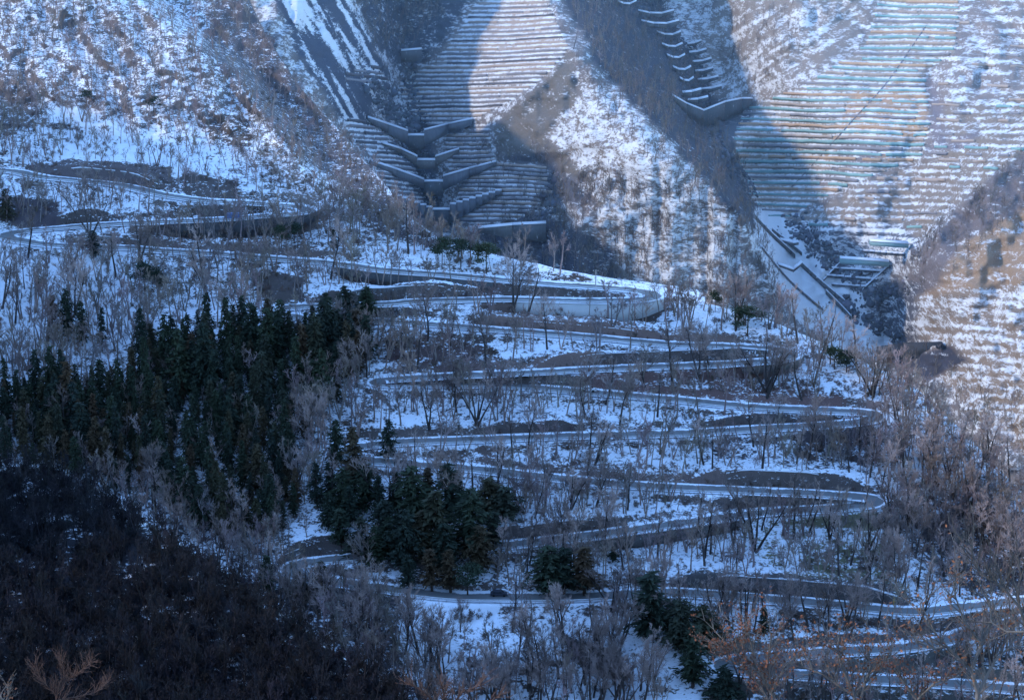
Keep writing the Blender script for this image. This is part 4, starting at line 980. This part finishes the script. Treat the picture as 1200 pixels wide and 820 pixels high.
for line, w_ in RB:
    p_ = resample(line, 1.2); k = len(p_) * 3 if w_ < 12 else len(p_) * 4; i_ = rng.integers(0, len(p_), k); bu_.append(p_[i_, 0] + rng.normal(0, w_ * .6, k)); bv_.append(p_[i_, 1] + rng.normal(0, w_ * .4, k))
bu_ = np.concatenate(bu_); bv_ = np.concatenate(bv_)
mass('rubble', [boulder(k) for k in range(6)], unproj(bu_, bv_, YB(bu_, bv_)), rng.gamma(2.2, .32, len(bu_)) + .25, tints(len(bu_), (.085, .088, .105), .45, .08), label='dark boulders and rubble lying in the snowy ravine beds', cat='rubble')
# conifers
ced = []
for k, (h, r) in enumerate([(16, 2.6), (17, 3.0), (15, 2.3), (14, 3.2), (18, 2.7), (13, 2.2), (15, 3.4), (12, 3.0), (17, 2.2)]):
    t, c = conifer(600 + k, h, r); ced.append((h, t.me('trunk', M['cbark']), c.me('crown', M['cedar'])))
pin = []
for k in range(2):
    t, c = conifer(700 + k, 9, 3.2, kind='pine'); pin.append((9, t.me('trunk', M['cbark']), c.me('crown', M['pine'])))
def add_con(u, v, hpx, label, group, kind='cedar', wide=1.0, Yf=YM):
    P = unproj(u, v, float(Yf(u, v))); hm = hpx * P[1] / F
    h, a, b = (ced[random.randrange(len(ced))] if kind == 'cedar' else random.choice(pin))
    o = empty('cedar_tree' if kind == 'cedar' else 'pine_tree', P, random.uniform(0, 6.28)); o.rotation_euler[0] = random.gauss(0, .025); o.rotation_euler[1] = random.gauss(0, .025); s_ = hm / h; s2_ = s_ * wide * (1.02 if 'grove' in label else 1.2) * random.uniform(.88, 1.14); o.scale = (s2_, s2_, s_)
    tag(o, label, 'tree', group); link('trunk', a, o); link('crown', b, o)
gc = rng.uniform(0, 1, (6000, 2)); gu_ = gc[:, 0] * 560 - 120; gv_ = gc[:, 1] * 260 + 365
ok = inpoly(gu_, gv_, GROVE); gu_, gv_ = gu_[ok], gv_[ok]; kp = thin(gu_, gv_, 12.6, 9.4); gu_, gv_ = gu_[kp], gv_[kp]
gb = {}
for u, v in zip(gu_, gv_):
    r_ = 'back' if v < 440 else ('upper middle' if v < 490 else ('lower middle' if v < 540 else 'front')); c_ = 'far left' if u < 60 else ('left' if u < 130 else ('centre' if u < 200 else ('right' if u < 280 else 'far right')))
    gb.setdefault((r_, c_), []).append((u, v))
tot = 0
for (r_, c_), L_ in gb.items():
    L_.sort()
    for k, (u, v) in enumerate(L_):
        hp = random.choice((30, 38, 46, 52, 58, 64, 74)) * random.uniform(.9, 1.1) * (1.08 if r_ == 'back' and u > 160 else 1); tot += 1
        add_con(u, v + 12, hp, '%s dark cedar from left, %s %s of the big grove' % (ordn(k), r_, c_), 'dark cedars of the big grove')
print('grove', tot)
for u, v, hp, kd, w, lab in SPOT: add_con(u, v, hp, lab, None, kd, w * (1.3 if 380 < u < 620 and v > 530 else 1.0) * (1.2 if kd == 'cedar' and u > 620 else 1))
fu_ = [(378,692,40),(312,690,46),(352,700,36),(400,640,50),(425,655,55),(385,620,48),(440,668,60),(480,690,46),(560,668,60),(535,600,56),(500,600,60),(465,600,54),(410,620,56),(388,585,50),(450,640,62),(520,672,66),(578,640,46)]
for k, (u, v, hp) in enumerate(sorted(fu_)): add_con(u, v, hp, '%s from left of the darker cedars filling the central clump' % ordn(k), 'darker cedars of the central clump', 'cedar', 1.5)
# a tall thin bare larch and pale trees that stand out
for u, v, hp, k, lab in [(982,640,62,6,'tall pole like larch standing below the second lowest hairpin'),(1010,690,80,6,'pale slim tree on the brown patch below the hairpin'),(832,432,66,9,'thick dark forked tree beside the hairpin under the pale wall'),(757,455,58,4,'dark branching tree in front of the road under the pale wall'),(527,405,52,0,'tall straight tree in front of the road tier left of centre'),(912,500,46,2,'spreading tree on the snow above the long right hairpin'),
     (413,450,60,7,'large pale round crowned bare tree at the grove edge'),(430,440,56,3,'second pale bare tree at the grove edge'),(620,660,64,7,'broad pale bare tree right of the central clump'),(636,666,50,3,'low spreading bare tree beside the central clump'),(640,575,52,4,'dark many stemmed tree on the wide snow band'),(670,588,46,9,'dark forked tree on the wide snow band'),(1055,690,66,8,'dark leaning tree on the snow rib at right'),(475,735,56,2,'bare tree at the left end of the bright snow patch'),(540,740,50,3,'bare tree at the right end of the bright snow patch'),(345,520,34,7,'frosted white crowned tree in the snowy gap'),(362,520,30,7,'second frosted tree in the snowy gap')]:
    P = unproj(u, v, float(YM(u, v))); add_bare(P, hp * P[1] / F, k, random.uniform(0, 6), lab, None)
P = unproj(672, 58, float(YB(672, 58))); add_bare(P, 10, 6, 0, 'lone bare tree on the apex of the middle ridge', None)

# ------------------------------------------------------------------ poles and signs
def pole(u, v, hpx, label, mat='pole', arms=1, Y=None):
    Yv = Y or float(YM(u, v)); P = unproj(u, v, Yv); h = hpx * Yv / F + .0
    o = empty('utility_pole', P); tag(o, label, 'utility pole')
    b = MB(); b.tube((0, 0, -.6), (0, 0, h), .2, .13, 8); b.obj('pole', M[mat], o)
    for k in range(arms):
        b = MB(); b.box((0, 0, h - .5 - .9 * k), (1.8, .14, .14)); b.obj('crossarm', M['polew'], o)
        for s_ in (-.7, .7):
            b = MB(); b.tube((s_, 0, h - .42 - .9 * k), (s_, 0, h - .2 - .9 * k), .08, .05, 6); b.obj('insulator', M['white_paint'], o)
    return o
pole(308, 238, 30, 'slim utility pole at the highest hairpin bend')
pole(698, 342, 28, 'pale brown utility pole on the wide bend above the pale wall')
pole(330, 664, 36, 'dark utility pole at the lowest left hairpin', 'polew')
pole(486, 355, 12, 'short pale post at the end of the dark snow topped wall', 'pole', 0)
i = near_idx(1049, 714); P = RW1[i].copy(); P[:2] += nrm[i] * np.sign(nrm[i][1]) * 3.3; o = empty('marker_post', P); tag(o, 'yellow marker post beside the road above the orange leaved trees', 'post')
b = MB(); b.tube((0, 0, 0), (0, 0, 2.4), .10, .10, 8); b.obj('post', M['yellow'], o); b = MB(); b.box((0, -.12, 1.3), (.6, .06, .6)); b.obj('sign_plate', M['yellow'], o)

# ------------------------------------------------------------------ vehicles
def vehicle(u, v, label, paint, L=4.4, Wd=1.75, H=1.5, kind='car', lane=1.3, name='parked_car'):
    i = near_idx(u, v); P = RW1[i].copy(); P[:2] += nrm[i] * lane; P[2] += .04; a = math.atan2(tan[i][1], tan[i][0])
    o = empty(name, P, a); tag(o, label, kind, 'vehicles on the mountain road')
    if kind == 'car': prof = [(-L/2,.35),(-L/2,.85),(-L/2+.35,.95),(-L*.28,H),(L*.10,H),(L*.27,.98),(L/2-.1,.82),(L/2,.6),(L/2,.35)]; win = [(-L*.36,1.0),(-L*.26,H-.1),(L*.09,H-.1),(L*.23,1.0)]
    else: prof = [(-L/2,.35),(-L/2,H-.1),(-L/2+.2,H),(L*.32,H),(L*.44,1.1),(L/2,.9),(L/2,.35)]; win = [(-L*.45,1.15),(-L*.44,H-.25),(L*.30,H-.25),(L*.40,1.15)]
    def ext(pts, w, inset=.0):
        mb = MB(); n_ = len(pts); hw = w / 2
        mb.v = [(x_, -hw + (inset if z_ > 1.1 else 0), z_) for x_, z_ in pts] + [(x_, hw - (inset if z_ > 1.1 else 0), z_) for x_, z_ in pts]
        for k in range(n_): mb.f.append((k, (k + 1) % n_, n_ + (k + 1) % n_, n_ + k))
        return mb, n_
    mb, n_ = ext(prof, Wd, .1)
    me = bpy.data.meshes.new('body'); me.from_pydata(mb.v, [], mb.f + [tuple(range(n_))[::-1], tuple(range(n_, 2 * n_))]); me.materials.append(M[paint]); link('body', me, o)
    mb, n_ = ext(win, Wd + .02, .1)
    me = bpy.data.meshes.new('window'); me.from_pydata(mb.v, [], [tuple(range(n_))[::-1], tuple(range(n_, 2 * n_))]); me.materials.append(M['glass']); link('window', me, o)
    zt = [p for p in prof if p[1] >= H - .01][-1]; zb = prof[prof.index(zt) + 1]
    mb = MB(); hw = Wd / 2 - .18; mb.quad((zt[0] + .05, -hw, zt[1] - .03), (zt[0] + .05, hw, zt[1] - .03), (zb[0] + .01, hw, zb[1] + .06), (zb[0] + .01, -hw, zb[1] + .06)); mb.v = [(x_ + .03, y_, z_ + .03) for x_, y_, z_ in mb.v]; mb.obj('windscreen', M['glass'], o)
    for sx in (-L * .31, L * .31):
        for sy in (-1, 1):
            mb = MB(); mb.tube((sx, sy * (Wd / 2 - .22), .33), (sx, sy * (Wd / 2 + .01), .33), .33, .33, 14)
            me = bpy.data.meshes.new('wheel'); k = len(mb.v); me.from_pydata(mb.v, [], mb.f + [tuple(range(14)), tuple(range(14, 28))]); me.materials.append(M['tyre']); link('wheel', me, o)
    for sy in (-.6, .6):
        mb = MB(); mb.box((L / 2 + .01, sy, .68), (.06, .3, .16)); mb.obj('headlight', M['lamp'], o)
vehicle(271, 257, 'blue van on the road just below the highest hairpin', 'blue_paint', 5.2, 1.9, 2.2, 'van', name='delivery_van')
vehicle(322, 252, 'white car turning in the highest hairpin', 'white_paint')
vehicle(315, 364, 'white van at the road end above the dark grove', 'white_paint', 4.8, 1.8, 2.1, 'van', name='delivery_van')
vehicle(470, 378, 'white car on the tier under the dark snow topped wall', 'white_paint')
vehicle(689, 460, 'white car on the tier in the middle of the slope', 'white_paint')
vehicle(583, 700, 'dark car on the road right under the central cedar clump', 'dark_paint')

# ------------------------------------------------------------------ foreground trees close to the camera
M['fbark'] = wood_mat('pale_bark', (.06, .05, .045), (.19, .16, .14), 6); M['fleaf'] = leaf_mat('dry_leaves', [(.15, .055, .03), (.21, .085, .042), (.11, .042, .026)]); M['freddish'] = wood_mat('reddish_bark', (.06, .032, .026), (.14, .08, .06), 6)
def fore_tree(Y, skel, label, leaves=0, mat='fbark', seed=1, tw=.02, name='dry_leaved_tree', twn=5, lenm=1.0, thin_=1.0):
    twn = int(twn * 1.6); rd = random.Random(seed); base_u, base_v = skel[0][0]
    Pb = unproj(base_u, base_v, Y); zg = -4 - .62 * Y; o = empty(name, (Pb[0], Y, zg)); tag(o, label, 'tree')
    org = np.array([Pb[0], Y, zg]); tr = MB(); cr = MB(); lf = MB()
    tr.tube((0, 0, -.5), Pb - org, .20, .11, 8)
    for bi, line in enumerate(skel):
        depth = rd.uniform(-1.2, 1.2) if bi else 0; n_ = len(line)
        pts = [unproj(p[0], p[1], Y + depth * k / max(1, n_ - 1)) - org for k, p in enumerate(line)]
        r_ = (.075 if bi == 0 else .04) * thin_
        for k in range(n_ - 1):
            a, b = pts[k], pts[k + 1]; ra = r_ * (1 - .75 * k / (n_ - 1)); rb = r_ * (1 - .75 * (k + 1) / (n_ - 1)); tr.tube(a, b, ra, rb, 6)
            d = (b - a) / (np.linalg.norm(b - a) + 1e-9)
            for t in range(twn):
                s0 = a + (b - a) * rd.random(); td = rot_about(d, rd.uniform(.4, 1.0), rd.uniform(0, 6.28)); td[2] += .35; td /= np.linalg.norm(td); L = lenm * rd.uniform(.4, 1.2); s1 = s0
                for q_ in range(3):
                    s2 = s1 + td * L / 3; cr.tube(s1, s2, tw * (1 - .28 * q_), tw * (.72 - .25 * q_), 3)
                    for w_ in range(2):
                        e_ = rot_about(td, rd.uniform(.3, .8), rd.uniform(0, 6.28)); e_[2] += .2; s3 = s2 + e_ * L * .28; cr.tube(s2, s3, tw * .45, tw * .22, 3)
                        for l_ in range(leaves if rd.random() < .5 else leaves // 3):
                            c = s3 + np.array([rd.gauss(0, .06), rd.gauss(0, .06), rd.gauss(0, .06)]); z_ = .04 * rd.uniform(.6, 1.4)
                            x1 = np.array([rd.gauss(0, 1), rd.gauss(0, 1), rd.gauss(0, 1)]); x1 /= np.linalg.norm(x1); x2 = np.cross(x1, (rd.gauss(0, 1), rd.gauss(0, 1), rd.gauss(0, 1))); x2 /= np.linalg.norm(x2) + 1e-6
                            lf.quad(c - x1 * z_, c + x2 * z_ * .6, c + x1 * z_, c - x2 * z_ * .6)
                    td = td + np.array([rd.gauss(0, .25), rd.gauss(0, .25), .1]); td /= np.linalg.norm(td); s1 = s2
    tr.obj('trunk', M[mat], o, True); cr.obj('crown', M[mat], o)
    if lf.v: lf.obj('leaves', M['fleaf'], o)
fore_tree(62, [[(912,860),(905,812),(885,780),(868,765),(845,757)],[(905,812),(920,780),(940,762)],[(885,780),(880,750),(870,735)],[(912,840),(890,800),(868,780),(855,772)],[(905,815),(900,770),(905,742)]], 'bare branching tree with orange brown leaves at the bottom right of centre', 5, seed=3)
fore_tree(58, [[(1010,860),(1000,812),(985,775),(980,755)],[(1000,812),(1030,785),(1045,768)],[(1000,815),(965,790),(940,780)],[(1005,830),(1020,780),(1012,762)]], 'leafy twig tips rising at the bottom right between two taller trees', 4, seed=4)
fore_tree(50, [[(1142,870),(1146,812),(1138,785),(1150,755),(1152,730)],[(1138,785),(1110,757),(1090,735),(1078,715)],[(1150,755),(1130,728),(1120,700),(1118,680)],[(1146,812),(1165,775),(1180,760),(1196,740)],[(1150,755),(1162,725),(1160,700)],[(1110,757),(1095,760),(1075,752)]], 'dark crooked bare tree with a few rusty leaves at the lower right', 2, seed=5, mat='fbark', twn=4)
fore_tree(46, [[(1215,900),(1212,800),(1204,740),(1195,712),(1178,690),(1160,678)],[(1178,690),(1150,672),(1140,650),(1138,640)],[(1204,740),(1180,740),(1160,728)],[(1195,712),(1192,690),(1200,665)]], 'curving pale bare branch reaching in from the right edge', 0, seed=6, twn=3, thin_=.8)
fore_tree(66, [[(62,880),(66,815),(75,790),(70,772)],[(66,815),(48,795),(40,780)],[(75,800),(95,785),(108,775)],[(66,820),(110,812),(125,800)]], 'thin twiggy treetop at the bottom left corner', 0, seed=7, lenm=.5, twn=16, tw=.010, thin_=.35, mat='freddish')
fore_tree(66, [[(5,880),(6,825),(12,808)],[(6,825),(-5,805)]], 'low twig tips at the far bottom left edge', 1, seed=8, lenm=.6)
fore_tree(60, [[(520,900),(522,838),(500,812),(480,800)],[(522,838),(540,812),(565,802)],[(522,838),(520,812),(518,802)],[(525,850),(570,825),(590,812)]], 'reddish treetop twigs at the bottom edge left of centre', 0, mat='freddish', seed=9, lenm=.6, twn=8)
fore_tree(64, [[(770,900),(775,850),(790,835)],[(775,850),(750,835)]], 'thin twigs barely showing at the bottom centre', 0, seed=10, lenm=.6)
fore_tree(56, [[(1080,880),(1075,820),(1060,800),(1050,785)],[(1075,820),(1095,800),(1110,795)]], 'short twiggy treetop at the bottom right beneath the road', 3, seed=11, lenm=.7)

# ------------------------------------------------------------------ camera, light, sky
cam = bpy.data.cameras.new('camera'); co = bpy.data.objects.new('camera', cam); C.objects.link(co)
cam.sensor_width = 36; cam.lens = 36 * F / 1200; cam.clip_start = 1; cam.clip_end = 20000
co.rotation_euler = (math.pi / 2 - PITCH, 0, 0); bpy.context.scene.camera = co
SD = np.array([-.80, -.22, .50]); SD /= np.linalg.norm(SD)
el = math.asin(SD[2]); az = math.atan2(SD[0], SD[1])
sun = bpy.data.lights.new('sun', 'SUN'); so_ = bpy.data.objects.new('sun', sun); C.objects.link(so_)
sun.energy = 3.3; sun.angle = R(1.5); sun.color = (1, .90, .74)
from mathutils import Vector
so_.rotation_euler = Vector(SD).to_track_quat('Z', 'Y').to_euler()
w = bpy.data.worlds.new("World"); bpy.context.scene.world = w; w.use_nodes = True
nt = w.node_tree; bg = nt.nodes['Background']; sky = nt.nodes.new('ShaderNodeTexSky'); sky.sky_type = 'NISHITA'; sky.sun_disc = False
sky.sun_elevation = el; sky.sun_rotation = az; sky.air_density = 1.0; sky.dust_density = .3; sky.ozone_density = 2.5; sky.altitude = 1200
tint = mixc(nt, 1.0, sky.outputs[0], (3.85, 4.6, 5.0), 'MULTIPLY'); nt.links.new(tint, bg.inputs[0]); bg.inputs[1].default_value = .15
sc = bpy.context.scene; sc.view_settings.view_transform = 'Standard'; sc.view_settings.look = 'None'; sc.view_settings.exposure = 0
sc.cycles.max_bounces = 4; sc.cycles.volume_bounces = 0
